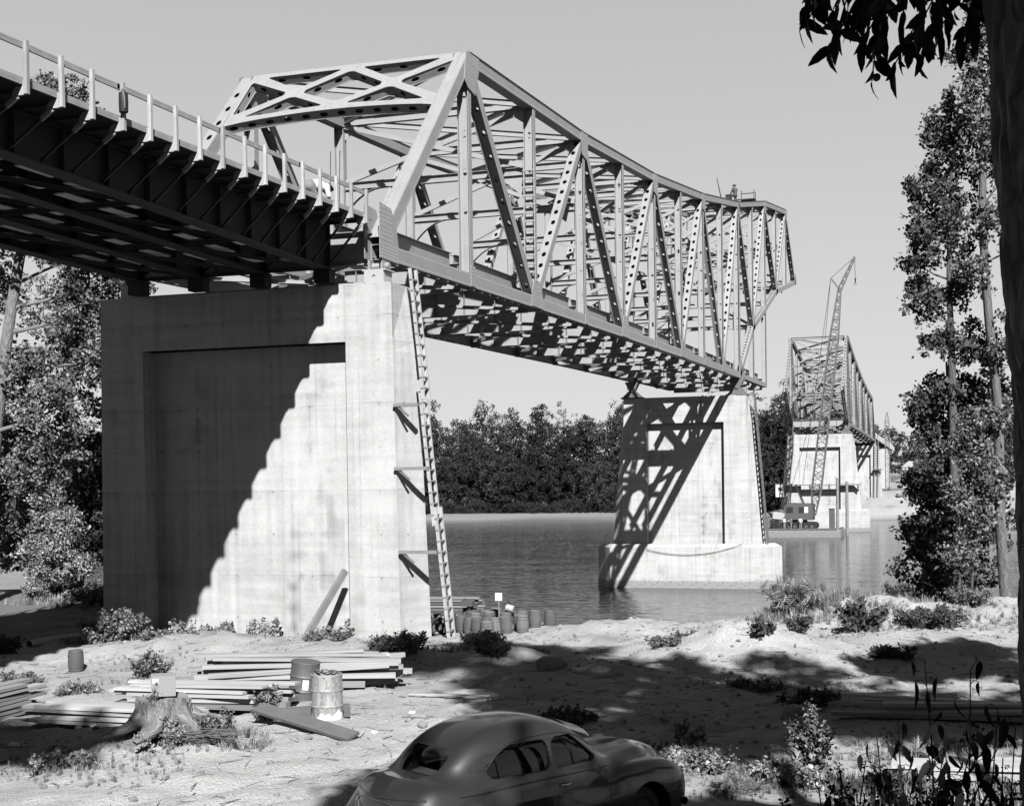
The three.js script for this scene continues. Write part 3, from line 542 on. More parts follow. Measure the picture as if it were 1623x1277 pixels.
// ---------------------------------------------------------------- trees and plants
function leafMat(v, rough = 0.55) { return new THREE.MeshStandardMaterial({ color: gray(v), roughness: rough, side: THREE.DoubleSide }); }
const farM = (v) => new THREE.MeshPhysicalMaterial({ color: gray(v), roughness: 0.95, specularIntensity: 0.3, side: THREE.DoubleSide });
const LEAF = { dark: leafMat(0.011, 0.8), mid: leafMat(0.036, 0.6), pale: leafMat(0.066), dry: leafMat(0.095, 0.9), far: farM(0.010), farPale: farM(0.03), farB: farM(0.007), farC: farM(0.015), black: new THREE.MeshPhysicalMaterial({ color: gray(0.008), roughness: 0.9, specularIntensity: 0.25, side: THREE.DoubleSide }) };  // the dark and black leaf tones carry shade in their colour
function leafGeo(len, wid, bend = 0.15, pts = 2) {       // one leaf: folded along the midrib, curved down, base at the origin, tip along +y
  const p = []; const n = pts, mid = (t) => new THREE.Vector3(0, len * t, -bend * len * t * t), half = (t) => wid / 2 * Math.sin(Math.PI * Math.pow(t, 0.8)) ** 0.9;
  for (let i = 0; i < n; i++) { const a = i / n, b = (i + 1) / n; for (const s of [-1, 1]) { const e = (t) => mid(t).add(new THREE.Vector3(s * half(t), 0, 0.12 * wid * Math.sin(Math.PI * t))); const A = mid(a), B = mid(b), C = e(b), D = e(a); const tri = (x, y, z) => p.push(...x.toArray(), ...y.toArray(), ...z.toArray()); if (i > 0) { s > 0 ? tri(A, D, C) : tri(A, C, D); } else { s > 0 ? tri(A, e(0.5 * (a + b)), C) : tri(A, C, e(0.5 * (a + b))); } if (i < n - 1) { s > 0 ? tri(A, C, B) : tri(A, B, C); } else { s > 0 ? tri(A, e(0.5 * (a + b)), B) : tri(A, B, e(0.5 * (a + b))); } } }
  const g = new THREE.BufferGeometry(); g.setAttribute('position', new THREE.Float32BufferAttribute(p, 3)); g.computeVertexNormals(); return metricUV(g);
}
function rhomb(s, w) { const p = [0, 0, 0, w / 2, s * 0.45, s * 0.08, 0, s, 0, 0, 0, 0, 0, s, 0, -w / 2, s * 0.45, s * 0.08]; const g = new THREE.BufferGeometry(); g.setAttribute('position', new THREE.Float32BufferAttribute(p, 3)); g.computeVertexNormals(); return metricUV(g); }
const rndQ = () => new THREE.Quaternion(gauss(), gauss(), gauss(), gauss()).normalize();
function cluster(n, R, s, w) {                          // a spray of n leaves within radius R
  const l = []; const g = rhomb(s, w);
  for (let i = 0; i < n; i++) { const k = rr(0.7, 1.3), m = M4().compose(new THREE.Vector3(gauss() * R, gauss() * R * 0.7, gauss() * R), new THREE.Quaternion().setFromEuler(new THREE.Euler(rr(-1.3, 1.3), rr(0, 6.3), rr(-1.2, 1.2) + (rnd() < 0.5 ? Math.PI : 0))), new THREE.Vector3(k, k, k)); l.push(g.clone().applyMatrix4(m)); }
  return mergeGeometries(l);
}
seed(11);
const CL = { cotton: [0, 1, 2].map(() => cluster(14, 0.20, 0.12, 0.11)), fine: [0, 1].map(() => cluster(16, 0.16, 0.075, 0.05)), far: [0, 1, 2].map(() => cluster(12, 0.42, 0.34, 0.26)), willow: [0, 1].map(() => cluster(16, 0.30, 0.34, 0.10)), big: [0, 1].map(() => cluster(10, 0.30, 0.26, 0.2)) };
function leaves(list, geo, m, parent, name, tone = 0.35) {
  const o = shadows(new THREE.InstancedMesh(geo, m, list.length)); o.name = name; o.userData.kind = 'stuff'; const c = new THREE.Color();
  list.forEach((x, i) => { o.setMatrixAt(i, x); const v = 1 + tone * (rnd() * 2 - 1) * (rnd() < 0.15 ? 2 : 1); o.setColorAt(i, c.setRGB(v, v, v)); });
  parent.add(o); return o;
}
function limb(pts, r0, r1, seg = 8, rad = 7) {          // tapered tube through points
  const curve = new THREE.CatmullRomCurve3(pts), n = seg, pos = [], uv = [], idx = []; const fr = curve.computeFrenetFrames(n, false), L = curve.getLength(), jit = rr(0, 6);
  for (let i = 0; i <= n; i++) { const t = i / n, c = curve.getPointAt(t), r = lerp(r0, r1, Math.pow(t, 0.85)); for (let j = 0; j <= rad; j++) { const a = j / rad * Math.PI * 2, k = r * (1 + 0.08 * Math.sin(3 * a + jit + t * 5)); const p = c.clone().addScaledVector(fr.normals[i], Math.cos(a) * k).addScaledVector(fr.binormals[i], Math.sin(a) * k); pos.push(...p.toArray()); uv.push(j / rad * Math.max(0.25, Math.round(r0 * 6) / 3), t * L / 1.2); } }
  for (let i = 0; i < n; i++) for (let j = 0; j < rad; j++) { const a = i * (rad + 1) + j, b = a + 1, c = a + rad + 1, d = c + 1; idx.push(a, b, d, a, d, c); }
  const g = new THREE.BufferGeometry(); g.setAttribute('position', new THREE.Float32BufferAttribute(pos, 3)); g.setAttribute('uv', new THREE.Float32BufferAttribute(uv, 2)); g.setIndex(idx); g.computeVertexNormals(); return g.toNonIndexed();
}
// blobs: [dx, dy, dz, rx, ry, weight]; everything relative to the tree's base
function buildTree(t, o) {
  seed(o.seed); const path = o.path.map((p) => new THREE.Vector3(...p)), cv = new THREE.CatmullRomCurve3(path), barkM = o.bark || MAT.bark;
  mesh('trunk', limb(path, o.r, o.r1 ?? o.r * 0.3, o.seg || 14, o.rad || 9), barkM, t, false);
  const limbs = [], lists = CL[o.kind].map(() => []); const cs = o.cs || 1;
  for (const [bx, by, bz, rx, ry, w = 1] of o.blobs) {
    const c = new THREE.Vector3(bx, by, bz); let best = 0, bd = 1e9; for (let i = 2; i <= 20; i++) { const p = cv.getPointAt(i / 20), d = p.distanceTo(c) + (p.y > by - 0.15 * ry ? (p.y - by) * 1.4 + 1 : 0); if (d < bd) { bd = d; best = i / 20; } }
    const a = cv.getPointAt(best), lr = Math.max(0.02, o.r * (1 - best * 0.75) * 0.42);
    if (o.limbs !== false) limbs.push(limb([a, a.clone().lerp(c, 0.45).add(new THREE.Vector3(rr(-0.2, 0.2), rr(-0.1, 0.3), rr(-0.2, 0.2))), c], lr, lr * 0.3, 5, 5));
    const nT = Math.round(o.tips * w);
    for (let k = 0; k < nT; k++) {
      let q; do { q = new THREE.Vector3(rr(-1, 1), rr(-1, 1), rr(-1, 1)); } while (q.length() > 1 || q.length() < 0.25);
      const tip = new THREE.Vector3(bx + q.x * rx, by + q.y * ry, bz + q.z * rx);
      if (o.limbs !== false && k < (o.twigs ?? 6)) limbs.push(limb([c, c.clone().lerp(tip, 0.5).add(new THREE.Vector3(0, 0.1 * ry, 0)), tip], lr * 0.35, 0.012, 3, 4));
      const spread = o.spread || 0.24;
      for (let i = 0; i < o.per; i++) { const s = cs * rr(0.55, 1.35) * (rnd() < 0.12 ? 1.35 : 1); lists[Math.floor(rnd() * lists.length)].push(M4().compose(tip.clone().add(new THREE.Vector3(gauss() * spread * rx, gauss() * spread * ry, gauss() * spread * rx)), rndQ(), new THREE.Vector3(s, s, s))); }
    }
  }
  if (limbs.length) mesh('branches', mergeGeometries(limbs), barkM, t, false);
  lists.forEach((l, i) => { if (l.length) leaves(l, CL[o.kind][i], o.leaf, t, 'crown', o.tone ?? 0.4); });
  return t;
}
function tree(name, label, category, x, d, o, group) { return buildTree(thing(name, label, category, [x, H(x, d) - 0.1, -d], group), o); }

// left bank trees behind the pier
tree('cottonwood_tree', 'tall leaning cottonwood with thick pale trunk at the left edge, leaves hanging low', 'tree', -36.2, 45, { seed: 21, r: 0.36, r1: 0.14, bark: MAT.barkPale, path: [[0, 0, 0], [0.2, 4, 0], [0.8, 8, 0.1], [1.6, 12, 0.1], [2.3, 15.5, 0], [2.6, 19, 0]],
  blobs: [[3.2, 9.6, -0.5, 1.7, 0.9], [4.6, 11.3, -0.6, 1.9, 1.0], [3.9, 7.6, 0.3, 1.8, 1.1], [5.6, 9.2, 0, 1.2, 0.8], [-0.6, 9, 0.8, 1.4, 1.8], [0.2, 12.5, 0.4, 1.3, 1.3], [4.8, 13.3, 0, 1.7, 0.9], [2.3, 14.2, 0.6, 1.7, 1.1], [0.4, 16, 0, 1.8, 1.2], [-1.4, 12.5, 0, 1.8, 1.8], [-1.8, 6.5, 0, 1.5, 1.5], [2.6, 5.6, -0.4, 1.6, 0.9, 0.7], [6.2, 12.4, -1, 0.9, 0.8, 0.6]], kind: 'cotton', leaf: LEAF.mid, tips: 30, per: 8, tone: 0.6, twigs: 7, spread: 0.3, cs: 1.15 });
tree('cottonwood_tree', 'cottonwood whose leafy top shows above the approach deck rail at left', 'tree', -41.5, 58, { seed: 22, r: 0.4, path: [[0, 0, 0], [0.1, 8, 0], [0, 16, 0.2], [0.3, 28, 0]],
  blobs: [[-2.4, 28.0, 0, 1.1, 1.3], [-0.9, 28.6, 0, 1.2, 1.3], [0.5, 28.2, 0.3, 1.1, 1.3], [1.5, 26.8, 0.4, 0.9, 1.2], [-1.6, 26.2, 0, 1.8, 1.6], [0.6, 25.8, 0, 1.6, 1.6], [-0.6, 22.6, 0, 2, 1.6], [-1.5, 18.5, 0, 2.4, 2], [1.4, 17, 0, 2, 2]], kind: 'cotton', leaf: LEAF.mid, tips: 30, per: 7, tone: 0.5, cs: 1.15, spread: 0.3 });
tree('sapling_tree', 'young sunlit cottonwood sapling with small bright leaves in front of the left trees', 'tree', -33.4, 45.2, { seed: 23, r: 0.06, bark: MAT.barkPale, path: [[0, 0, 0], [0.1, 1.5, 0], [-0.05, 3, 0], [0.1, 5.2, 0]],
  blobs: [[0.0, 1.3, 0.2, 0.8, 0.7], [-0.5, 2.3, 0, 0.7, 0.7], [0.5, 2.2, 0.2, 0.8, 0.7], [0.1, 3.3, 0, 0.75, 0.7], [0.8, 3.2, 0, 0.6, 0.5], [-0.1, 4.3, 0, 0.6, 0.6], [1.2, 1.6, 0, 0.5, 0.4]], kind: 'fine', leaf: LEAF.pale, tips: 30, per: 8, tone: 0.5, cs: 1.4, spread: 0.32 });
tree('shade_tree', 'dark bushy tree standing on the bank behind the left sapling', 'tree', -35.5, 50, { seed: 24, r: 0.14, path: [[0, 0, 0], [0.2, 3, 0], [0.1, 7, 0]],
  blobs: [[0, 2.2, 0, 1.7, 1.4], [1.3, 3.8, 0, 1.4, 1.3], [-1.2, 4, 0, 1.6, 1.4], [0.5, 5.6, 0, 1.6, 1.2], [2.8, 5, 0, 1.2, 1.0], [-2.8, 2.5, 0, 1.6, 1.4]], kind: 'cotton', leaf: LEAF.dark, tips: 34, per: 7, tone: 0.6, cs: 1.1, spread: 0.32 });
tree('shade_tree', 'dense leafy tree at the far left edge in front of the water', 'tree', -38.6, 47.5, { seed: 25, r: 0.16, path: [[0, 0, 0], [0.2, 4, 0], [0.1, 9, 0]],
  blobs: [[0, 2.0, 0, 2.0, 1.5], [1.8, 3.2, 0.4, 1.7, 1.4], [-1.2, 4, 0, 1.8, 1.6], [0.8, 5.8, 0, 1.8, 1.4], [2.6, 6.4, 0, 1.5, 1.2], [-0.6, 7.6, 0, 1.6, 1.4], [1.8, 8.6, 0, 1.6, 1.2], [3.4, 4.4, 0, 1.2, 1.0]], kind: 'cotton', leaf: LEAF.mid, tips: 32, per: 7, tone: 0.5, cs: 1.1, spread: 0.34 });
// right bank trees
tree('cottonwood_tree', 'slender cottonwood with sky gaps on the right bank, its crown reaching left', 'tree', -0.25, 46, { seed: 31, r: 0.2, r1: 0.05, bark: MAT.bark, path: [[0.1, 0, 0], [0.05, 4, 0], [0, 8, 0], [-0.05, 11, 0.1], [0.1, 15, 0]],
  blobs: [[-0.5, 11.8, 0, 0.8, 0.9, 0.7], [-0.1, 13.0, 0, 0.8, 0.8], [-0.75, 12.6, 0, 0.6, 0.8, 0.8], [0.5, 12.3, 0.3, 0.8, 1.1], [-0.3, 14.3, 0, 0.55, 0.8, 0.8], [0.25, 14.9, 0, 0.45, 0.9, 0.6], [0.6, 10.4, 0, 0.6, 0.8, 0.7], [-0.6, 9.7, 0.2, 0.6, 0.6, 0.7], [-0.35, 8.8, 0, 0.5, 0.5, 0.6], [0.6, 8.4, 0, 0.6, 0.8], [0.9, 14, 0, 0.7, 0.9], [-1.0, 13.6, 0, 0.3, 0.5, 0.35], [-0.55, 15.3, 0, 0.25, 0.5, 0.35], [0.1, 16, 0, 0.25, 0.6, 0.35], [-1.1, 11.2, 0, 0.35, 0.35, 0.35], [-0.95, 10.4, 0, 0.3, 0.25, 0.3]], kind: 'cotton', leaf: LEAF.dark, tips: 19, per: 6, spread: 0.46, tone: 0.45, twigs: 4, cs: 0.9 });
tree('cottonwood_tree', 'pale thin leaning trunk rising from the sand at right, leaves high beside the dark trunk', 'tree', 1.35, 45.2, { seed: 32, r: 0.18, r1: 0.09, bark: MAT.barkMid, path: [[-0.05, 0, 0], [-0.2, 2.5, 0], [-0.25, 6, 0], [-0.55, 9.5, 0], [-0.65, 13, 0], [-0.3, 17.5, 0]],
  blobs: [[-0.5, 14.5, 0, 0.8, 1.0], [0.2, 15.6, 0, 0.8, 1.0], [-0.6, 16.2, 0, 0.6, 0.7], [-0.5, 17.5, 0, 0.7, 0.7], [0.0, 18.0, 0, 0.7, 0.6], [-1.1, 15.2, 0, 0.4, 0.4, 0.6], [0.7, 13.2, 0, 0.7, 1], [0.6, 10.8, 0, 0.8, 1], [0.8, 8.5, 0, 0.9, 0.9], [-0.35, 3.6, 0.3, 0.3, 0.3, 0.35], [-0.5, 5.8, 0.3, 0.35, 0.3, 0.35], [-0.2, 7.6, 0.3, 0.35, 0.4, 0.4], [-0.9, 10.2, 0.3, 0.4, 0.4, 0.4], [-0.4, 11.8, 0.3, 0.4, 0.5, 0.5], [-1.3, 17.2, 0, 0.35, 0.5, 0.4], [-0.9, 18.6, 0, 0.3, 0.5, 0.4]], kind: 'cotton', leaf: LEAF.mid, tips: 19, per: 6, spread: 0.46, tone: 0.5, cs: 0.85, twigs: 5 });
tree('shade_tree', 'dense dark tree at right leaning over the water below the cottonwoods', 'tree', -0.4, 46.8, { seed: 33, r: 0.16, path: [[0, 0, 0], [-0.1, 2, 0], [0.1, 5, 0.2], [0, 8, 0]],
  blobs: [[-0.8, 1.4, 0, 0.75, 0.9], [0.4, 1.3, 0.3, 1.0, 1.0], [-0.85, 2.6, 0, 0.65, 0.6, 0.8], [-0.2, 2.8, 0.4, 1.0, 0.9], [1.0, 3.0, 0, 1.0, 1.1], [-0.3, 4.3, 0.2, 0.9, 0.8], [-0.55, 6.2, 0, 0.5, 1.1, 0.8], [0.4, 5.4, 0, 0.8, 0.9], [0.0, 7.0, 0, 0.9, 0.7], [1.2, 6.6, 0, 0.8, 1.1], [1.3, 4.6, 0.2, 0.8, 0.8], [-0.8, 4.2, 0, 0.5, 0.5, 0.6]], kind: 'cotton', leaf: LEAF.dark, tips: 32, per: 7, tone: 0.5, spread: 0.45, cs: 0.95 });
tree('sapling_tree', 'leafy sapling with sunlit leaves in front of the dark tree at right', 'tree', 0.25, 43.6, { seed: 34, r: 0.05, path: [[0, 0, 0], [0.1, 2.5, 0], [0, 5.3, 0]],
  blobs: [[-0.3, 1.6, 0, 0.6, 0.5, 0.6], [0.2, 2.6, 0, 0.6, 0.6, 0.7], [-0.3, 3.3, 0, 0.5, 0.5, 0.7], [0.3, 4.2, 0, 0.5, 0.6, 0.7], [-0.5, 4.9, 0, 0.5, 0.4, 0.6], [0, 5.4, 0, 0.4, 0.4, 0.6]], kind: 'fine', leaf: LEAF.mid, tips: 18, per: 5, tone: 0.6, cs: 1.4 });
// foreground tree at the right edge
{
  const t = thing('hickory_tree', 'large dark trunk close to the viewpoint filling the right edge, bark lit high up', 'tree', [0.98, H(0.98, 8.0) - 0.3, -8.0]);
  seed(41);
  const hh = t.position.y, pts = [[0.04, 0, 0], [0.0, 1.5, 0], [-0.06, 3, 0], [-0.19, 5, 0.05], [-0.33, 8, 0.1], [-0.2, 14, 0]].map((p) => new THREE.Vector3(...p));
  const g = limb(pts, 0.76, 0.5, 150, 110); { const P = g.attributes.position, N = g.attributes.normal; for (let i = 0; i < P.count; i++) { const a = Math.atan2(N.getZ(i), N.getX(i)) * 5.5, y = P.getY(i), w = a + 0.5 * noise(a, y * 1.4, 3), r = Math.abs(noise(w, y * 1.1, 7)), r2 = Math.abs(noise(w * 2.6 + 4, y * 2.2, 2)); const k = -0.05 * Math.max(0, 1 - r * 5) - 0.025 * Math.max(0, 1 - r2 * 5) + 0.015 * noise(a * 2, y * 7, 1); P.setXYZ(i, P.getX(i) + N.getX(i) * k, y, P.getZ(i) + N.getZ(i) * k); } g.computeVertexNormals(); }
  mesh('trunk', g, MAT.barkNear, t, false);
  const crown = []; const br = [];
  for (const [bx, by, bz, r] of [[2.5, 13, 1, 2.0], [3, 15, 3, 2.5], [1, 16.5, 2, 2.0]]) { br.push(limb([new THREE.Vector3(0, 9, 0), new THREE.Vector3(bx * 0.5, by - 2, bz * 0.5), new THREE.Vector3(bx, by, bz)], 0.18, 0.05, 6, 6)); for (let i = 0; i < 220; i++) { const s = rr(0.9, 1.4); crown.push(M4().compose(new THREE.Vector3(bx + gauss() * r * 0.6, by + gauss() * r * 0.45, bz + gauss() * r * 0.6), rndQ(), new THREE.Vector3(s, s, s))); } }
  // drooping twigs that hang into the top of the view, each leaf a part
  const sprays = [[-0.82, 10.75], [-0.8, 10.95], [-0.7, 10.62], [-0.66, 10.9], [-0.62, 10.75], [-0.55, 10.95], [-0.52, 10.6], [-0.46, 10.5], [-0.44, 10.85], [-0.38, 10.7], [-0.34, 10.5], [-0.3, 10.9], [-0.24, 10.6], [-0.2, 10.48], [-0.17, 10.8], [-0.1, 10.62], [-0.06, 10.85], [0.02, 10.66], [0.08, 10.6], [0.06, 10.9], [-0.5, 10.72], [-0.28, 10.72], [-0.74, 10.85], [-0.12, 10.95]];
  const tint = [LEAF.black, LEAF.black, LEAF.dark];
  const shapes = [leafGeo(0.21, 0.075, 0.2, 3), leafGeo(0.17, 0.07, 0.35, 3), leafGeo(0.24, 0.085, 0.1, 3)];
  for (const [x, y] of sprays) {
    const a = new THREE.Vector3(x - 0.98 + rr(-0.03, 0.03), y + 0.13 - hh, rr(-0.25, 0.25)), root = a.clone().add(new THREE.Vector3(rr(0.05, 0.2), rr(0.25, 0.45), rr(-0.1, 0.1)));
    br.push(limb([new THREE.Vector3(a.x * 0.35, 12.2 - hh + 1.2, a.z), root, a], 0.016, 0.004, 8, 5));
    for (let i = 0; i < 12; i++) {
      const f = i / 11, p = root.clone().lerp(a, f), side = i % 2 ? 1 : -1;
      const L = mesh('leaf', shapes[Math.floor(rnd() * 3)], tint[Math.floor(rnd() * 3)], t, false);
      L.position.copy(p); L.rotation.set(rr(-0.5, 0.5), rr(0, 6.3), Math.PI + side * rr(0.1, 1.0) * (i === 11 ? 0.2 : 1)); L.scale.setScalar(rr(0.55, 0.88));
    }
  }
  mesh('branches', mergeGeometries(br), MAT.bark, t, false);
  leaves(crown, CL.big[0], LEAF.dark, t, 'crown');
}
// ---------------------------------------------------------------- far bank woods, one tree each
{
  seed(51);
  const mk = (kind, o) => { const t = new THREE.Group(); buildTree(t, o); return t; };
  const protos = [];
  const crownBlobs = (h, w, n) => { const b = []; for (let i = 0; i < n; i++) { const f = i / (n - 1), y = h * lerp(0.16, 0.93, f), r = w * Math.sin(Math.PI * lerp(0.28, 0.74, f)); const a = i * 2.4 + rr(-0.5, 0.5); b.push([Math.cos(a) * r * 0.68, y, Math.sin(a) * r * 0.68, Math.max(1.2, r * rr(0.5, 0.75)), h * rr(0.08, 0.12)]); } return b; };
  for (let k = 0; k < 3; k++) protos.push(['tall', buildTreeProto({ seed: 60 + k, r: 0.32, path: [[0, 0, 0], [0.2, 6, 0], [0, 13, 0.3], [0.2, 20, 0]], blobs: crownBlobs(21, 5.4, 16), kind: 'far', leaf: [LEAF.far, LEAF.farB, LEAF.farC][k], tips: 14, per: 4, tone: 0.5, spread: 0.34, twigs: 1 })]);
  for (let k = 0; k < 2; k++) protos.push(['pale', buildTreeProto({ seed: 70 + k, r: 0.26, bark: MAT.barkPale, path: [[0, 0, 0], [-0.2, 6, 0], [0.2, 12, 0.3], [0, 22, 0]], blobs: crownBlobs(23, 3.2, 12), kind: 'far', leaf: LEAF.farPale, tips: 7, per: 3, tone: 0.5, cs: 0.85, spread: 0.34, twigs: 2 })]);
  for (let k = 0; k < 3; k++) protos.push(['round', buildTreeProto({ seed: 80 + k, r: 0.22, path: [[0, 0, 0], [0.1, 3, 0], [0.2, 6, 0.3], [0, 11, 0]], blobs: crownBlobs(12.5, 5.2, 15), kind: 'far', leaf: [LEAF.farB, LEAF.far, LEAF.farC][k], tips: 14, per: 4, tone: 0.5, spread: 0.3, twigs: 1 })]);
  function buildTreeProto(o) { const g = new THREE.Group(); g.name = 'proto'; return buildTree(g, o); }
  const label = { tall: ['tall dark tree in the wood along the far river bank', 'tall dark trees of the far wood'], pale: ['pale open crowned cottonwood rising above the wood on the far bank', 'pale cottonwoods of the far wood'], round: ['rounded dark tree at the front of the wood on the far bank', 'rounded trees at the front of the far wood'] };
  const place = (kind, x, d, s) => { const list = protos.filter((p) => p[0] === kind), src = list[Math.floor(rnd() * list.length)][1], c = src.clone(); c.name = numbered(kind === 'pale' ? 'cottonwood_tree' : 'wood_tree'); c.position.set(x, H(x, d) - 0.3, -d); c.rotation.y = rr(0, 6.28); c.scale.set(s * rr(0.9, 1.1), s, s * rr(0.9, 1.1)); scene.add(c); tag(c, label[kind][0], 'tree', label[kind][1]); };
  for (let x = -205; x < -26; x += rr(4.2, 6.2)) place('round', x, 279 + rr(-2, 4), rr(0.8, 1.12));
  for (let x = -210; x < -24; x += rr(4.5, 7)) place('tall', x, 288 + rr(-3, 4), rr(0.74, 0.95));
  for (let x = -215; x < -24; x += rr(6, 9)) place('tall', x, 299 + rr(-4, 6), rr(0.88, 1.1));
  for (const x of [-137, -118, -104, -96.5, -84, -72, -64, -52, -41, -33]) place('pale', x + rr(-2, 2), 296 + rr(-5, 6), rr(0.95, 1.15));
  for (const [x, d, s] of [[-30, 283, 0.95], [-34, 290, 1.05], [-37, 286, 0.9], [-28, 296, 1.0]]) place('tall', x, d, s);
  for (let x = -40; x < 80; x += rr(9, 14)) place('round', x, 470 + rr(-30, 40), rr(1.3, 1.6));
  for (const [x, d, s] of [[14, 330, 1], [24, 318, 1.1], [32, 325, 1.2]]) place('tall', x, d, s);
  // low willows and vines at the water's edge: one mass
  const l = [];
  for (let i = 0; i < 4200; i++) { const x = rr(-210, -26), d = 275.5 + Math.abs(gauss()) * 3.0, h = rr(0, 1) ** 1.3 * 3.6 * (0.6 + 0.5 * fbm(x * 0.15, 3, 2) * 2), s = rr(0.9, 1.6); l.push(M4().compose(new THREE.Vector3(x, H(x, d) + h, -d), rndQ(), new THREE.Vector3(s, s, s))); }
  const o = leaves(l, CL.willow[0], LEAF.far, scene, 'shoreline_thicket', 0.5); tag(o, 'dark low thicket along the water line of the far bank', 'thicket', null, 'stuff');
}
// unseen trees throwing the broken foreground shade, then an added wood cutting low sky light
{
  seed(91);
  const crownO = (sd, h, r) => { seed(sd); const b = [[0, h, 0, r * 0.55, r * 0.4]]; for (let i = 0; i < 7; i++) { const a = i * 0.9 + rr(0, 0.6), q = r * rr(0.45, 0.75); b.push([Math.cos(a) * q, h + rr(-0.45, 0.5) * r, Math.sin(a) * q, r * rr(0.3, 0.48), r * rr(0.22, 0.32)]); } return { seed: sd, r: 0.3, path: [[0, 0, 0], [0.2, h * 0.3, 0], [0, h * 0.6, 0.3], [0.1, h, 0]], blobs: b, kind: 'big', leaf: LEAF.mid, tips: 15, per: 5, tone: 0.3, twigs: 3, cs: 1.2 }; };
  const sl = ['tall tree right of the viewpoint, outside the picture, nearest of its row', 'tall tree right of the viewpoint, outside the picture, second of its row', 'tall tree right of the viewpoint, outside the picture, third of its row', 'tree on the right outside the picture, beside the cottonwoods', 'tree on the right outside the picture, behind the large dark trunk', 'tree behind the viewpoint at left, outside the picture', 'tree just behind the viewpoint, outside the picture', 'tree outside the picture, right of the one just behind the viewpoint', 'low crowned tree behind the viewpoint, outside the picture'];
  [[-8.8, 28.3, 30, 2.9], [-5.2, 26, 20, 3.0], [-1.9, 25.2, 18, 3.2], [-0.2, 33.5, 17, 2.3], [0.9, 24.5, 15.5, 2.8], [-14.9, 16.6, 19, 2.6], [-5.2, 15.9, 18.5, 2.1], [-2.4, 22, 18.5, 2.0], [-1.3, 11.6, 14.5, 3.0]].forEach(([gx, gd, k, r], i) => tree('shade_tree', sl[i], 'tree', gx + 0.484 * k, gd - k, { ...crownO(200 + i, 0.868 * k, r), tips: i === 6 ? 7 : 15 }));
  const p1 = tree('shade_tree', 'tall broad tree in the unseen wood added behind the viewpoint', 'tree', -3, -24, { ...crownO(92, 15, 5), tips: 26 }, 'unseen trees added behind the viewpoint');
  const put = (x, d, turn, s) => copyThing(p1, null, [x, H(x, d) - 0.2, -d], turn, null, s);
  for (let i = 0; i < 26; i++) put(-56 + i * 4.8 + rr(-1.5, 1.5), -23 - (i % 3) * 8 + rr(-2, 2), rr(0, 6.28), rr(1.1, 1.4));
  for (let i = 0; i < 14; i++) put(-50 + i * 8 + rr(-1.5, 1.5), -20 + rr(-2, 2), rr(0, 6.28), rr(0.6, 0.75));
  for (let i = 0; i < 9; i++) put(27 + rr(-2, 7), -8 + i * 7, rr(0, 6.28), rr(0.85, 1.1));
}
// ---------------------------------------------------------------- lumber, drums, kegs, ladders and other gear on the bank
function plankGeo(L, h, w) { const g = new THREE.BoxGeometry(w, L, h, 1, 2, 1); return g; }
function lumber(label, x, d, turn, rows, o = {}) {           // rows: [count across, plank width, thickness, length, material key, jitter]
  const y0 = (o.y ?? H(x, d)) + 0.04, t = thing('lumber_pile', label, 'lumber pile', [x, y0, -d], o.group); t.rotation.y = turn; seed(o.seed || 7);
  let y = 0.03;
  for (const [n, w, h, L, k, j = 0.15] of rows) {
    const W = n * (w + 0.012);
    for (let i = 0; i < n; i++) {
      if (rnd() < (o.skip || 0)) continue;
      const l = L * rr(0.8, 1.06), g = metricUV(new THREE.BoxGeometry(l, h, w).toNonIndexed()); const uv = g.attributes.uv; const sh = rr(0, 5); for (let q = 0; q < uv.count; q++) { const u = uv.getX(q), v = uv.getY(q); uv.setXY(q, v + sh, u * 0.25 + sh); }
      const m = MAT[k + ['', 'B', 'C'][Math.floor(rnd() * 3)]];
      const p = mesh('plank', g, m, t, false); p.position.set(rr(-1, 1) * j, y + h / 2 + rr(0, 0.006), -W / 2 + (i + 0.5) * (w + 0.012) + rr(-0.01, 0.01)); p.rotation.set(rr(-0.01, 0.01), rr(-0.012, 0.012) * (o.messy || 1), rr(-0.006, 0.006) * (o.messy || 1));
    }
    y += h + (o.gap ?? 0.012);
  }
  return t;
}
lumber('neat stack of long boards cut by the left edge, its end facing the pier', -17.75, 20.8, Math.PI / 2 + 0.03, [[4, 0.27, 0.05, 4.4, 'woodMid'], [4, 0.27, 0.06, 4.4, 'woodMid'], [4, 0.27, 0.06, 4.4, 'woodMid'], [4, 0.27, 0.06, 4.5, 'wood'], [4, 0.27, 0.06, 4.4, 'wood'], [4, 0.27, 0.06, 4.4, 'wood'], [4, 0.27, 0.06, 4.4, 'wood']], { seed: 1, gap: 0.028 });
lumber('low pile of wide pale planks in front, running behind the stump', -14.5, 21.6, -0.04, [[3, 0.28, 0.06, 3.9, 'wood'], [3, 0.28, 0.05, 3.9, 'woodPale'], [2, 0.29, 0.05, 3.8, 'woodPale'], [2, 0.3, 0.06, 3.7, 'woodPale']], { seed: 2, messy: 3, gap: 0.03 });
lumber('jumbled pile of boards and square timbers with ragged right ends, behind the cardboard box', -14.25, 24.0, 0.02, [[5, 0.2, 0.09, 3.2, 'woodMid', 0.3], [4, 0.24, 0.07, 3.3, 'wood', 0.3], [5, 0.2, 0.06, 3.3, 'woodPale', 0.3], [4, 0.24, 0.05, 3.3, 'woodPale', 0.3], [3, 0.26, 0.05, 3.2, 'woodPale', 0.4]], { seed: 3, messy: 7, gap: 0.03 });
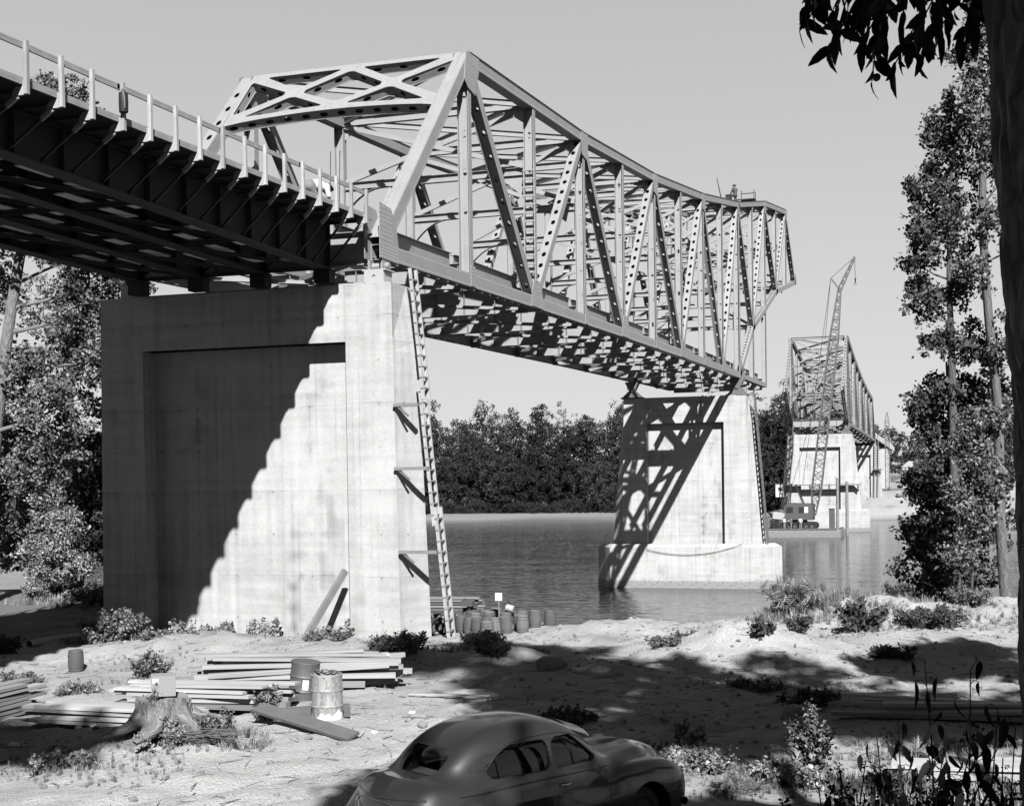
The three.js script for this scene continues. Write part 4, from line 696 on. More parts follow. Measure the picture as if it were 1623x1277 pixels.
lumber('largest heap of planks, behind the two steel drums', -13.75, 26.9, 0.42, [[7, 0.22, 0.13, 4.2, 'woodMid', 0.35], [6, 0.22, 0.1, 4.3, 'wood', 0.35], [6, 0.23, 0.09, 4.2, 'wood', 0.3], [5, 0.24, 0.08, 4.2, 'wood', 0.4], [4, 0.25, 0.06, 4.1, 'woodPale', 0.4], [2, 0.26, 0.05, 3.9, 'woodPale', 0.3]], { seed: 4, messy: 6, gap: 0.025 });
lumber('small dark stack of boards by the water beyond the ladder foot', -16.3, 43.0, 0.2, [[3, 0.2, 0.06, 2.6, 'woodDark'], [3, 0.2, 0.06, 2.5, 'woodMid'], [3, 0.2, 0.06, 2.6, 'woodDark'], [3, 0.2, 0.05, 2.4, 'woodMid'], [2, 0.2, 0.05, 2.4, 'woodMid']], { seed: 5, y: 4.05, gap: 0.03 });
lumber('scattered long boards lying in dappled shade at the right edge', 0.35, 26.2, 0.12, [[5, 0.22, 0.07, 4.8, 'wood', 0.5], [4, 0.25, 0.06, 4.4, 'woodPale', 0.6], [2, 0.22, 0.05, 4.4, 'woodPale', 0.5]], { seed: 6, messy: 9, gap: 0.03 });
lumber('wide pale form panels lying in the undergrowth at lower right', 0.75, 20.9, 0.06, [[2, 0.7, 0.07, 3.4, 'woodMid', 0.2], [2, 0.6, 0.05, 3.2, 'woodPale', 0.3], [1, 0.8, 0.05, 3.0, 'woodPale', 0.3]], { seed: 8, messy: 3, gap: 0.05 });
function timber(name, label, cat, p, q, w, h, m, up) { const t = thing(name, label, cat, [p[0], p[1], -p[2]]); const mb = new MB().bar(V(...p), V(...q), w, h, up || new THREE.Vector3(0, 1, 0)); mesh('beam', mb.geo(), m, t); return t; }
timber('timber_plank', 'long dark plank propped at one end in front of the white drum', 'plank', [-12.25, H(-12.25, 22.5) + 0.3, 22.5], [-10.0, H(-10, 21.75) + 0.06, 21.75], 0.055, 0.32, MAT.woodDark, new THREE.Vector3(0.1, 1, 0.35));
timber('timber_beam', 'short rough dark timber lying beside the white drum', 'timber', [-12.2, H(-12.2, 23.3) + 0.1, 23.3], [-11.1, H(-11.1, 24.0) + 0.14, 24.0], 0.22, 0.24, MAT.woodDark);
timber('timber_beam', 'dark squared timber lying on the earth before the weeds at the pier', 'timber', [-19.3, H(-19.3, 32.4) + 0.1, 32.4], [-17.3, H(-17.3, 33.4) + 0.12, 33.4], 0.18, 0.2, MAT.woodMid);
timber('timber_beam', 'thin flat board lying near the pier foot among litter', 'timber', [-17.4, H(-17.4, 33.9) + 0.08, 33.9], [-15.1, H(-15.1, 34.0) + 0.08, 34.0], 0.06, 0.22, MAT.woodMid);
timber('timber_beam', 'grey timber leaning against the recess of the near pier', 'timber', [-17.75, H(-17.75, 35.2) - 0.05, 35.2], [-16.9, 5.85, 36.42], 0.1, 0.2, MAT.woodMid, new THREE.Vector3(1, 0, 0.4));
timber('lath', 'thin pale lath lying on the shaded ground behind the car', 'lath', [-10.8, H(-10.8, 26.2) + 0.05, 26.2], [-9.2, H(-9.2, 26.7) + 0.06, 26.7], 0.03, 0.05, MAT.woodPale);
{ const t = thing('log', 'pale debarked log lying on the ground at the left edge of the pier', 'log', [-24, H(-24, 31.6), -31.6]); seed(3); mesh('trunk', limb([V(-24.1, H(-24, 31.6) + 0.1, 31.6), V(-24.2, H(-24.2, 33.4) + 0.12, 33.4), V(-23.9, H(-23.9, 35.4) + 0.14, 35.4)], 0.1, 0.07, 8, 10).translate(24, -H(-24, 31.6), 31.6), MAT.woodPale, t, false); }
{ const y = H(-4.9, 44.5); const t = thing('log', 'cut log end standing on the mound by the river at right', 'log', [-4.9, y, -44.5]); seed(4); mesh('trunk', limb([new THREE.Vector3(0, 0.28, 0), new THREE.Vector3(0.5, 0.3, -0.3), new THREE.Vector3(1.2, 0.25, -0.6)], 0.3, 0.26, 6, 12), MAT.bark, t, false); const c = new THREE.CircleGeometry(0.29, 14); mesh('cut_face', c, MAT.woodMid, t, false).position.set(-0.012, 0.28, 0.01); t.children[1].rotation.y = -0.5 - Math.PI / 2 + 0.3; }
// stump with a box on it
{
  const x = -12.75, d = 20.2, y = H(x, d), t = thing('tree_stump', 'broad weathered stump with flaring roots in front of the lumber', 'stump', [x, y, -d]); seed(31);
  const pos = [], R = 36, N = 8; for (let i = 0; i <= N; i++) { const h = i / N * 0.5; for (let j = 0; j <= R; j++) { const a = j / R * Math.PI * 2, fl = 1 + 0.75 * (1 - i / N) ** 2.4 * (0.6 + 0.4 * Math.sin(a * 5 + 1)); const r = 0.44 * fl * (1 + 0.06 * Math.sin(a * 9) + 0.04 * Math.sin(a * 17 + i)); pos.push([Math.cos(a) * r, h + 0.04 * Math.sin(a * 3) * (i / N), Math.sin(a) * r]); } }
  const p = [], tri = (a, b, c) => p.push(...pos[a], ...pos[b], ...pos[c]); for (let i = 0; i < N; i++) for (let j = 0; j < R; j++) { const a = i * (R + 1) + j, b = a + 1, c = a + R + 1; tri(a, c + 1, b); tri(a, c, c + 1); }
  const g = new THREE.BufferGeometry(); g.setAttribute('position', new THREE.Float32BufferAttribute(p, 3)); g.computeVertexNormals(); mesh('bole', metricUV(g), MAT.barkPale, t, false);
  const cap = []; for (let j = 0; j < R; j++) cap.push(0, 0.5, 0, ...pos[N * (R + 1) + j + 1], ...pos[N * (R + 1) + j]); const cg = new THREE.BufferGeometry(); cg.setAttribute('position', new THREE.Float32BufferAttribute(cap, 3)); cg.computeVertexNormals(); mesh('cut_face', metricUV(cg), MAT.woodMid, t, false);
  const roots = []; for (const [a, l] of [[0.3, 1.0], [1.2, 1.2], [2.0, 0.9], [-0.5, 1.1], [3.4, 0.8]]) roots.push(limb([new THREE.Vector3(Math.cos(a) * 0.45, 0.2, Math.sin(a) * 0.45), new THREE.Vector3(Math.cos(a) * 0.75, 0.08, Math.sin(a) * 0.75), new THREE.Vector3(Math.cos(a + 0.2) * (0.5 + l * 0.6), -0.04, Math.sin(a + 0.2) * (0.5 + l * 0.6))], 0.14, 0.04, 6, 7)); for (const r of roots) mesh('root', r, MAT.barkPale, t, false);
  const b = thing('cardboard_box', 'pale square box standing on the stump', 'box', [x - 0.03, y + 0.54, -d - 0.05]); b.rotation.y = 0.55; const m = new MB(); m.box(0, 0.17, 0, 0.4, 0.34, 0.4); mesh('carton', m.geo(), MAT.carton, b, false); mesh('flap', new MB().box(0, 0.345, 0.0, 0.405, 0.006, 0.2).geo(), MAT.carton, b, false); mesh('shipping_label', new MB().box(-0.12, 0.26, 0.203, 0.1, 0.08, 0.004).geo(), MAT.paper, b, false);
}
// steel drums
function drum(label, x, d, tilt, m, open) {
  const t = thing('steel_drum', label, 'drum', [x, H(x, d) - 0.02, -d]); t.rotation.z = tilt; const R = 0.288, h = 0.88, pr = [];
  const P = (r, y) => pr.push(new THREE.Vector2(r, y)); P(0.001, 0.02); P(R - 0.02, 0.02); P(R, 0); P(R + 0.006, 0.015); P(R, 0.03);
  for (const k of [0.33, 0.66]) { P(R, k * h - 0.035); P(R + 0.02, k * h - 0.01); P(R + 0.02, k * h + 0.01); P(R, k * h + 0.035); } P(R, h - 0.035); P(R + 0.016, h - 0.014); P(R, h); if (open) { P(R - 0.015, h); P(R - 0.015, 0.5); P(0.001, 0.5); } else { P(R - 0.012, h - 0.02); P(0.001, h - 0.02); }
  const g = new THREE.LatheGeometry(pr, 36).toNonIndexed(); const u = g.attributes.uv; for (let i = 0; i < u.count; i++) u.setXY(i, u.getX(i) * 1.8, u.getY(i)); mesh('shell', g, m, t, false);
  if (!open) mesh('bung_cap', new THREE.CylinderGeometry(0.03, 0.03, 0.02, 10).translate(0.18, h - 0.01, 0.05), m, t, false);
  return t;
}
{ const a = drum('dark steel drum tilted on the ground, pale paper label near its middle', -12.75, 25.3, -0.12, MAT.drumGray, false); const l = new THREE.CylinderGeometry(0.292, 0.292, 0.2, 8, 1, true, 0.35, 0.42).translate(0, 0.44, 0); mesh('paper_label', l, MAT.paper, a, false);
  const b = drum('upright whitish drum with rust streaks and spilled paint near its base', -11.3, 23.45, 0.0, MAT.drumPale, true); { const sp = new THREE.CylinderGeometry(0.2915, 0.2915, 0.1, 60, 1, true).translate(0, 0.09, 0); const q = sp.attributes.position; for (let i = 0; i < q.count; i++) if (q.getY(i) > 0.1) q.setY(i, 0.06 + 0.16 * (0.5 + noise(q.getX(i) * 9, q.getZ(i) * 9, 2))); mesh('paint_spill', plain(sp), MAT.patchPale, b, false); } seed(8); const rg = []; for (let i = 0; i < 5; i++) { const a0 = rr(0, 6); rg.push(new THREE.TorusGeometry(rr(0.05, 0.1), 0.012, 5, 12).rotateX(rr(0.8, 1.6)).translate(Math.cos(a0) * 0.22, 0.9, Math.sin(a0) * 0.22)); } mesh('rope_scrap', mergeGeometries(rg), MAT.woodDark, b, false); }
// wooden kegs
function kegParts(t, m) {
  const pr = [[0.001, 0.02], [0.15, 0.02], [0.165, 0], [0.185, 0.14], [0.19, 0.26], [0.185, 0.38], [0.165, 0.52], [0.15, 0.52], [0.15, 0.49], [0.001, 0.49]].map(([a, b]) => new THREE.Vector2(a, b));
  const g = new THREE.LatheGeometry(pr, 16).toNonIndexed(); const u = g.attributes.uv; for (let i = 0; i < u.count; i++) u.setXY(i, u.getX(i) * 1.6, u.getY(i)); mesh('staves', g, m, t, false);
  for (const [y, r] of [[0.05, 0.176], [0.13, 0.188], [0.39, 0.188], [0.47, 0.178]]) mesh('hoop', new THREE.CylinderGeometry(r, r, 0.025, 16, 1, true).translate(0, y, 0), MAT.rust, t, false);
  return t;
}
{
  seed(19);
  const G = 'kegs crowded on the sand by the water';
  const first = kegParts(thing('wooden_keg', 'wooden keg standing alone on bare earth at far left', 'keg', [-20.4, H(-20.4, 28.5), -28.5]), MAT.kegDark);
  const spots = [[-14.75, 39.1], [-14.45, 39.35], [-14.05, 38.5, 0.1, 'blackened keg leaning in the left part of the keg cluster', 1], [-13.72, 38.55], [-13.4, 38.3], [-13.1, 38.15, -0.08], [-12.75, 37.9], [-12.35, 36.9, 0.06, 'front keg of the cluster, nearest the viewpoint'], [-12.45, 37.9, 0.12], [-12.15, 38.0, 0.1], [-11.95, 38.6, -0.1], [-11.7, 38.1, 0.02, 'squat pale keg standing in front near the right end of the cluster'], [-11.75, 39.5], [-11.95, 40.1], [-11.55, 40.4, 0, 'rightmost keg of the cluster, nearest the water'], [-13.9, 39.9], [-13.5, 40.1], [-13.2, 39.5], [-12.9, 40.3], [-12.6, 39.3], [-13.05, 39.0], [-13.6, 39.3], [-14.1, 40.2], [-12.2, 39.7], [-12.5, 40.6], [-13.4, 40.8]];
  for (let [x, d, tilt = rr(-0.12, 0.12), label, dark] of spots) { const c = first.clone(); c.name = numbered('wooden_keg'); scene.add(c); x -= 0.4; c.position.set(x, H(x, d) - 0.02, -d); c.rotation.set(rr(-0.06, 0.06), rr(0, 6), tilt); tag(c, label || 'weathered wooden keg in the crowded cluster by the water', 'keg', label ? null : G); if (!label) c.userData.group = G; c.children[0].material = dark ? MAT.black : [MAT.keg, MAT.kegDark, MAT.kegB][Math.floor(rnd() * 3)]; }
  // sign, forge blower and bright can among the kegs
  const sx = -13.45, sd = 40.0, sy = H(sx, sd); const s = thing('warning_sign', 'small white sign board on a thin post among the kegs', 'sign', [sx, sy, -sd]); mesh('post', new MB().box(0, 0.42, 0, 0.035, 0.9, 0.03).geo(), MAT.woodMid, s, false); mesh('board', new MB().box(0, 0.92, 0.025, 0.22, 0.24, 0.015).geo(), MAT.paper, s, false);
  const f = thing('forge_blower', 'dark hand crank blower standing on a post behind the kegs', 'blower', [-14.4, H(-14.4, 40), -40]); const mb = new MB(); mb.box(-0.05, 0.68, 0, 0.34, 0.17, 0.3); mb.box(-0.19, 0.79, 0, 0.06, 0.06, 0.3); mesh('pan', mb.geo(), MAT.kegDark, f, false); mesh('stand', new MB().rod(new THREE.Vector3(0, 0, 0), new THREE.Vector3(0, 0.5, 0), 0.04).add(new THREE.CylinderGeometry(0.11, 0.06, 0.12, 10), M4().makeTranslation(0, 0.55, 0)).geo(), MAT.rust, f, false); mesh('crank', new MB().rod(new THREE.Vector3(0.05, 0.58, 0), new THREE.Vector3(0.22, 0.6, 0), 0.02).rod(new THREE.Vector3(0.22, 0.6, 0), new THREE.Vector3(0.3, 0.7, 0), 0.018).rod(new THREE.Vector3(0.3, 0.7, 0), new THREE.Vector3(0.4, 0.71, 0), 0.02).geo(), MAT.black, f, false);
  const c = thing('metal_can', 'shiny metal can lying on top of the kegs beside the sign', 'can', [-13.1, H(-13.1, 40) + 0.56, -40]); mesh('body', new THREE.CylinderGeometry(0.11, 0.11, 0.24, 16).rotateZ(1.3), MAT.paleMetal, c, false); mesh('handle', new THREE.TorusGeometry(0.09, 0.01, 5, 12, Math.PI).rotateY(1.2).translate(-0.05, 0.1, 0), MAT.black, c, false);
  const h = thing('hose_coil', 'dark coil of hose leaning by the ladder foot', 'hose', [-14.85, H(-14.85, 38.2), -38.2]); for (const [r, z] of [[0.24, 0], [0.2, 0.07], [0.26, 0.13]]) { const k = mesh('loop', new THREE.TorusGeometry(r, 0.035, 7, 22), MAT.black, h, false); k.position.set(z * 1.5, r, z); k.rotation.y = 0.5; k.rotation.x = -0.3; }
}
// ladders
function ladder(t, p, q, w, rung, m, wide = new THREE.Vector3(0, 0, 1), r = 0.05, rungM) {
  const L = p.distanceTo(q), n = Math.floor(L / rung);
  for (const s of [-1, 1]) new MB().bar(p.clone().addScaledVector(wide, s * w / 2), q.clone().addScaledVector(wide, s * w / 2), r, r * 1.9, wide).build('side_rail', m, t);
  for (let i = 1; i < n; i++) { const c = p.clone().lerp(q, i / n); new MB().bar(c.clone().addScaledVector(wide, -w / 2 - 0.05), c.clone().addScaledVector(wide, w / 2 + 0.05), 0.045, 0.085, new THREE.Vector3(0, 1, 0)).build('rung', rungM || m, t); }
}
{
  const t = thing('wooden_ladder', 'long spliced wooden ladder leaning along the near pier', 'ladder', [-13.95, H(-13.95, 37.2), -37.2]);
  const foot = V(-13.93, H(-13.93, 37.15) - 0.1, 37.15), head = V(-15.0, 14.5, 37.25), at = (f) => foot.clone().lerp(head, f), side = new THREE.Vector3(0.0, 0, 1);
  for (const [a, b, o] of [[0, 0.36, 0], [0.31, 0.7, -0.09], [0.65, 1, 0]]) ladder(t, at(a).add(new THREE.Vector3(o, 0, 0)), at(b).add(new THREE.Vector3(o, 0, 0)), 0.44, 0.31, MAT.woodPale, side, 0.05, MAT.wood);
  seed(6);
  for (const [y, x0, x1, s] of [[10.5, -15.3, -14.55, 'uppermost'], [8.7, -15.3, -14.3, 'middle'], [6.33, -15.2, -14.05, 'lowest']]) { const b = thing('plank_bracket', s + ' of three short plank brackets tying the ladder to the near pier', 'bracket', [x0, y, -36.5]); new MB().box((x0 + x1) / 2, y + 0.05, -36.42, x1 - x0, 0.09, 0.18).build('plank', MAT.woodMid, b); new MB().bar(V(x0 + 0.12, y + 0.02, 36.38), V(x0 + 0.42, y - 0.26, 36.46), 0.05, 0.07).build('brace', MAT.woodMid, b); }
  const u = thing('wooden_ladder', 'long ladder up the nose of the middle river pier', 'ladder', [-13.9, 3.4, -105]); ladder(u, V(-13.85, 3.35, 105), V(-14.75, 14.6, 105), 0.45, 0.4, MAT.woodDark, side, 0.06);
  const w = thing('wooden_ladder', 'ladder on the front of the farthest pier', 'ladder', [-15.6, 3, -278.6]); ladder(w, V(-15.75, 2.8, 278.9), V(-15.65, 15, 279.2), 0.7, 0.5, MAT.woodMid, UPX, 0.12);
  const pf = thing('timber_platform', 'small timber platform halfway up the ladder on the farthest pier', 'platform', [-15.6, 9.3, -279]); new MB().box(-15.5, 9.4, -278.9, 1.6, 0.25, 1.2).build('deck', MAT.woodDark, pf); for (const x of [-16.1, -14.95]) new MB().bar(V(x, 9.3, 278.5), V(x, 8.4, 279.4), 0.12, 0.12).build('brace', MAT.woodDark, pf);
  const v = thing('steel_ladder', 'steel ladder bolted to the second post of the truss', 'ladder', [XR, bot(2), -(Z0 + 2 * PNL)]); ladder(v, V(XR + 0.02, bot(2) + 0.5, Z0 + 2 * PNL - 0.2), V(XR + 0.02, 20.9, Z0 + 2 * PNL - 0.2), 0.42, 0.32, MAT.steel, UPX, 0.04);
}
// fire barrel hanging on the guard rail
{ const d = 24.33, t = thing('water_cask', 'slim dark fire cask hanging on the guard rail by a rope', 'cask', [-16.1, deckY(d) + 0.5, -d]); const pr = [[0.001, -0.2], [0.085, -0.2], [0.09, -0.19], [0.095, 0], [0.09, 0.19], [0.03, 0.215], [0.03, 0.25], [0.001, 0.25]].map(([a, b]) => new THREE.Vector2(a, b)); mesh('body', new THREE.LatheGeometry(pr, 18), MAT.black, t, false).position.set(0.16, 0, 0.12); const h = mesh('handle', new THREE.TorusGeometry(0.05, 0.008, 5, 12, Math.PI), MAT.rope, t, false); h.position.set(0.16, 0.24, 0.12); mesh('hose', new THREE.TubeGeometry(new THREE.CatmullRomCurve3([new THREE.Vector3(0.2, 0.22, 0.2), new THREE.Vector3(0.25, 0.05, 0.22), new THREE.Vector3(0.24, -0.14, 0.2)]), 10, 0.012, 5), MAT.rope, t, false); }
// loose cables hanging in the portal, stones
{ for (const [x, lab] of [[-20.45, 'thin hoisting line hanging under the portal, left one'], [-20.1, 'thin hoisting line hanging under the portal, right one']]) { const t = thing('hoist_line', lab, 'line', [x, 16, -42]); new MB().rod(V(x, 15.9, 43.2), V(x + 0.02, 19.7, 43.4), 0.014, 0.014, 5).build('line', MAT.black, t); } }
{
  seed(77); const sg = [0, 1, 2].map((k) => { const g = new THREE.IcosahedronGeometry(1, 1).toNonIndexed(); const p = g.attributes.position; for (let i = 0; i < p.count; i++) { const x = p.getX(i), y = p.getY(i), z = p.getZ(i), s = 1 + 0.35 * noise(x * 1.3 + k * 5, y * 1.3, z * 1.3); p.setXYZ(i, x * s, y * s * 0.6, z * s * 0.85); } g.computeVertexNormals(); return metricUV(g); });
  const stone = (label, x, d, r, m, group) => { const t = tag(mesh('stone', sg[Math.floor(rnd() * 3)], m), label, 'stone', group); t.position.set(x, H(x, d) + r * 0.25, -d); t.scale.setScalar(r); t.rotation.y = rr(0, 6); return t; };
  stone('white stone on bare ground to the right of the white drum', -9.9, 24.2, 0.07, MAT.paper); stone('second small white stone, nearer the car than its neighbour', -9.9, 22.4, 0.06, MAT.paper); stone('grey squarish stone beside the white stones', -9.3, 23.2, 0.12, MAT.sandStone);
  stone('pale stone under the front plank pile, left one', -15.0, 21.0, 0.07, MAT.paper); stone('pale stone under the front plank pile, right one', -14.75, 21.1, 0.07, MAT.paper); stone('flat pale stone in the shade at lower left', -15.3, 19.6, 0.09, MAT.paper);
  stone('large pale rock on the shaded slope near the middle', -8.9, 30.2, 0.38, MAT.sandStone); stone('rounded stone lying at the foot of the dark drum', -12.2, 24.6, 0.14, MAT.sandStone); stone('stone on the right bank before the log', -4.2, 43.2, 0.2, MAT.paper);
  stone('broad rock half buried in the shade at right centre', -2.9, 25.8, 0.3, MAT.sandStone);
  const l = []; for (let i = 0; i < 5200; i++) { const x = rr(-22, 5), d = rr(14, 46), s = 0.012 + 0.06 * rnd() ** 4; l.push(M4().compose(new THREE.Vector3(x, H(x, d) + s * 0.2, -d), new THREE.Quaternion().setFromEuler(new THREE.Euler(0, rr(0, 6), 0)), new THREE.Vector3(s, s, s))); }
  tag(leaves(l, sg[0], MAT.sandStone, scene, 'gravel', 0.3), 'small stones and clods strewn over the sand', 'gravel', null, 'stuff');
  // twigs, chips and dead leaves
  const tw = []; const tg = plain(new THREE.CylinderGeometry(0.5, 0.35, 1, 5).rotateZ(Math.PI / 2)); for (let i = 0; i < 3200; i++) { const x = rr(-22, 5), d = rr(14, 44), L = rr(0.06, 0.5) * (rnd() < 0.1 ? 2 : 1), r = rr(0.008, 0.022); tw.push(M4().compose(new THREE.Vector3(x, H(x, d) + r * 0.5, -d), new THREE.Quaternion().setFromEuler(new THREE.Euler(0, rr(0, 6), rr(-0.1, 0.1))), new THREE.Vector3(L, r, r))); }
  tag(leaves(tw, tg, MAT.woodMid, scene, 'twig_litter', 0.7), 'twigs and wood chips littering the bank', 'twigs', null, 'stuff');
}

{ const t = thing('slack_cable', 'thin dark cable sagging across the plinth of the middle river pier', 'cable', [-19, 2.7, -(Z0 + 9 * PNL - 2.2)]); const d = Z0 + 9 * PNL - 2.16, pts = []; for (let i = 0; i <= 16; i++) { const f = i / 16; pts.push(V(lerp(-22.9, -15.6, f), lerp(2.95, 3.36, f) - 0.75 * 4 * f * (1 - f) * 0.8, d)); } mesh('cable', plain(new THREE.TubeGeometry(new THREE.CatmullRomCurve3(pts), 24, 0.02, 5)), MAT.black, t); }
// ---------------------------------------------------------------- figures and the car: smooth surfaces meshed from distance fields
function fieldMesh(f, lo, hi, res) {                       // marching cubes of f < 0 in the box lo..hi
  const mc = new MarchingCubes(res, MAT.black, false, false, 400000), n = res, sz = [0, 1, 2].map((k) => hi[k] - lo[k]);
  const at = (i, k) => lo[k] + (i / n) * sz[k];
  for (let z = 0; z < n; z++) { const Z = at(z, 2); for (let y = 0; y < n; y++) { const Y = at(y, 1); for (let x = 0; x < n; x++) mc.field[x + y * n + z * n * n] = -f(at(x, 0), Y, Z); } }
  mc.isolation = 0; mc.update();
  const cnt = mc.count, P = mc.positionArray, pos = new Float32Array(cnt * 3), nor = new Float32Array(cnt * 3), e = 0.008;
  for (let i = 0; i < cnt; i++) {
    const q = [0, 1, 2].map((k) => lo[k] + (P[i * 3 + k] + 1) / 2 * sz[k]); pos.set(q, i * 3);
    let nx = f(q[0] + e, q[1], q[2]) - f(q[0] - e, q[1], q[2]), ny = f(q[0], q[1] + e, q[2]) - f(q[0], q[1] - e, q[2]), nz = f(q[0], q[1], q[2] + e) - f(q[0], q[1], q[2] - e); const L = Math.hypot(nx, ny, nz) || 1; nor.set([nx / L, ny / L, nz / L], i * 3);
  }
  const g = new THREE.BufferGeometry(); g.setAttribute('position', new THREE.BufferAttribute(pos, 3)); g.setAttribute('normal', new THREE.BufferAttribute(nor, 3)); return metricUV(g);
}
const smin = (a, b, k) => { const h = Math.max(k - Math.abs(a - b), 0) / k; return Math.min(a, b) - h * h * k * 0.25; };
const smax = (a, b, k) => -smin(-a, -b, k);
function cap(px, py, pz, a, b, ra, rb) { const bx = b[0] - a[0], by = b[1] - a[1], bz = b[2] - a[2], qx = px - a[0], qy = py - a[1], qz = pz - a[2]; const t = clamp((qx * bx + qy * by + qz * bz) / (bx * bx + by * by + bz * bz), 0, 1); return Math.hypot(qx - bx * t, qy - by * t, qz - bz * t) - lerp(ra, rb, t); }
const ell = (x, y, z, cx, cy, cz, rx, ry, rz, p = 2) => { const k = Math.pow(Math.abs((x - cx) / rx) ** p + Math.abs((y - cy) / ry) ** p + Math.abs((z - cz) / rz) ** p, 1 / p); return (k - 1) * Math.min(rx, ry, rz); };
const rbox2 = (x, y, cx, cy, hx, hy, r) => { const dx = Math.abs(x - cx) - hx + r, dy = Math.abs(y - cy) - hy + r; return Math.hypot(Math.max(dx, 0), Math.max(dy, 0)) + Math.min(Math.max(dx, dy), 0) - r; };
// people: joints in metres, x to the figure's front
function person(label, pos, turn, J, look) {
  const t = thing('person', label, 'person', pos); t.rotation.y = turn;
  const B = (a, b, ra, rb) => [J[a], J[b], ra, rb];
  const limbs = { shirt: [B('neck', 'chest', 0.075, 0.155), B('chest', 'waist', 0.16, 0.135), B('shL', 'shR', 0.085, 0.085), B('shL', 'elL', 0.062, 0.05), B('shR', 'elR', 0.062, 0.05)], trousers: [B('waist', 'hip', 0.135, 0.15), B('hipL', 'knL', 0.095, 0.07), B('hipR', 'knR', 0.095, 0.07), B('knL', 'anL', 0.066, 0.05), B('knR', 'anR', 0.066, 0.05)], skin: [B('head', 'chin', 0.095, 0.07), B('chin', 'neck', 0.055, 0.06), B('elL', 'haL', 0.042, 0.034), B('elR', 'haR', 0.042, 0.034), B('anL', 'toL', 0.045, 0.036), B('anR', 'toR', 0.045, 0.036)] };
  const all = Object.values(J), lo = [0, 1, 2].map((k) => Math.min(...all.map((p) => p[k])) - 0.25), hi = [0, 1, 2].map((k) => Math.max(...all.map((p) => p[k])) + 0.25);
  const field = (bs, grow) => (x, y, z) => { let d = 1e3; for (const [a, b, ra, rb] of bs) d = smin(d, cap(x, y, z, a, b, ra + grow, rb + grow), 0.05); return d; };
  mesh('body', fieldMesh(field([...limbs.skin, ...limbs.shirt, ...limbs.trousers], 0), lo, hi, look.res || 44), MAT.skin, t, false);
  mesh('shirt', fieldMesh(field(limbs.shirt, 0.016), lo, hi, look.res || 44), look.shirt, t, false);
  mesh('trousers', fieldMesh(field(limbs.trousers, 0.016), lo, hi, look.res || 44), look.trousers, t, false);
  const hd = new THREE.Vector3(...J.head), hat = new MB(); hat.add(new THREE.SphereGeometry(0.125, 14, 8, 0, Math.PI * 2, 0, Math.PI / 2)); hat.add(new THREE.CylinderGeometry(0.165, 0.165, 0.012, 16)); const hm = mesh('hat', hat.geo(), look.hat, t, false); hm.position.copy(hd).add(new THREE.Vector3(0, 0.03, 0)); hm.rotation.z = look.hatTilt || 0;
  for (const k of ['anL', 'anR']) { const a = J[k], b = J[k === 'anL' ? 'toL' : 'toR']; mesh('shoe', new MB().bar(new THREE.Vector3(...a).add(new THREE.Vector3(-0.05, -0.02, 0)), new THREE.Vector3(b[0] + 0.04, b[1], b[2]), 0.09, 0.1).geo(), MAT.black, t, false); }
  return t;
}
const stand = { head: [0.02, 1.64, 0], chin: [0.06, 1.53, 0], neck: [0, 1.45, 0], chest: [0, 1.28, 0], waist: [0, 1.02, 0], hip: [0, 0.92, 0], shL: [0, 1.38, -0.19], shR: [0, 1.38, 0.19], elL: [0.02, 1.1, -0.27], elR: [0.06, 1.1, 0.27], haL: [0.16, 0.92, -0.25], haR: [0.25, 1.02, 0.2], hipL: [0, 0.9, -0.09], hipR: [0, 0.9, 0.09], knL: [0.03, 0.48, -0.11], knR: [0.02, 0.48, 0.11], anL: [-0.02, 0.08, -0.12], anR: [-0.02, 0.08, 0.12], toL: [0.16, 0.04, -0.14], toR: [0.16, 0.04, 0.14] };
const bent = { ...stand, hip: [-0.22, 0.88, 0], hipL: [-0.22, 0.86, -0.09], hipR: [-0.22, 0.86, 0.09], waist: [-0.12, 0.97, 0], chest: [0.14, 1.06, 0], neck: [0.33, 1.08, 0], chin: [0.43, 1.02, 0], head: [0.5, 1.1, 0], shL: [0.27, 1.04, -0.18], shR: [0.27, 1.04, 0.18], elL: [0.3, 0.76, -0.22], elR: [0.32, 0.76, 0.22], haL: [0.44, 0.52, -0.14], haR: [0.46, 0.52, 0.14], knL: [-0.02, 0.47, -0.1], knR: [0.02, 0.47, 0.12] };
const stoop = { ...stand, hip: [-0.25, 0.44, 0], hipL: [-0.25, 0.42, -0.09], hipR: [-0.25, 0.42, 0.09], waist: [-0.1, 0.5, 0], chest: [0.16, 0.52, 0], neck: [0.36, 0.5, 0], chin: [0.46, 0.42, 0], head: [0.55, 0.5, 0], shL: [0.29, 0.48, -0.18], shR: [0.29, 0.48, 0.18], elL: [0.32, 0.24, -0.24], elR: [0.32, 0.24, 0.24], haL: [0.42, 0.06, -0.16], haR: [0.44, 0.06, 0.16], knL: [0.02, 0.09, -0.12], knR: [0.04, 0.09, 0.12], anL: [-0.36, 0.07, -0.12], anR: [-0.36, 0.07, 0.12], toL: [-0.46, 0.04, -0.12], toR: [-0.46, 0.04, 0.12] };
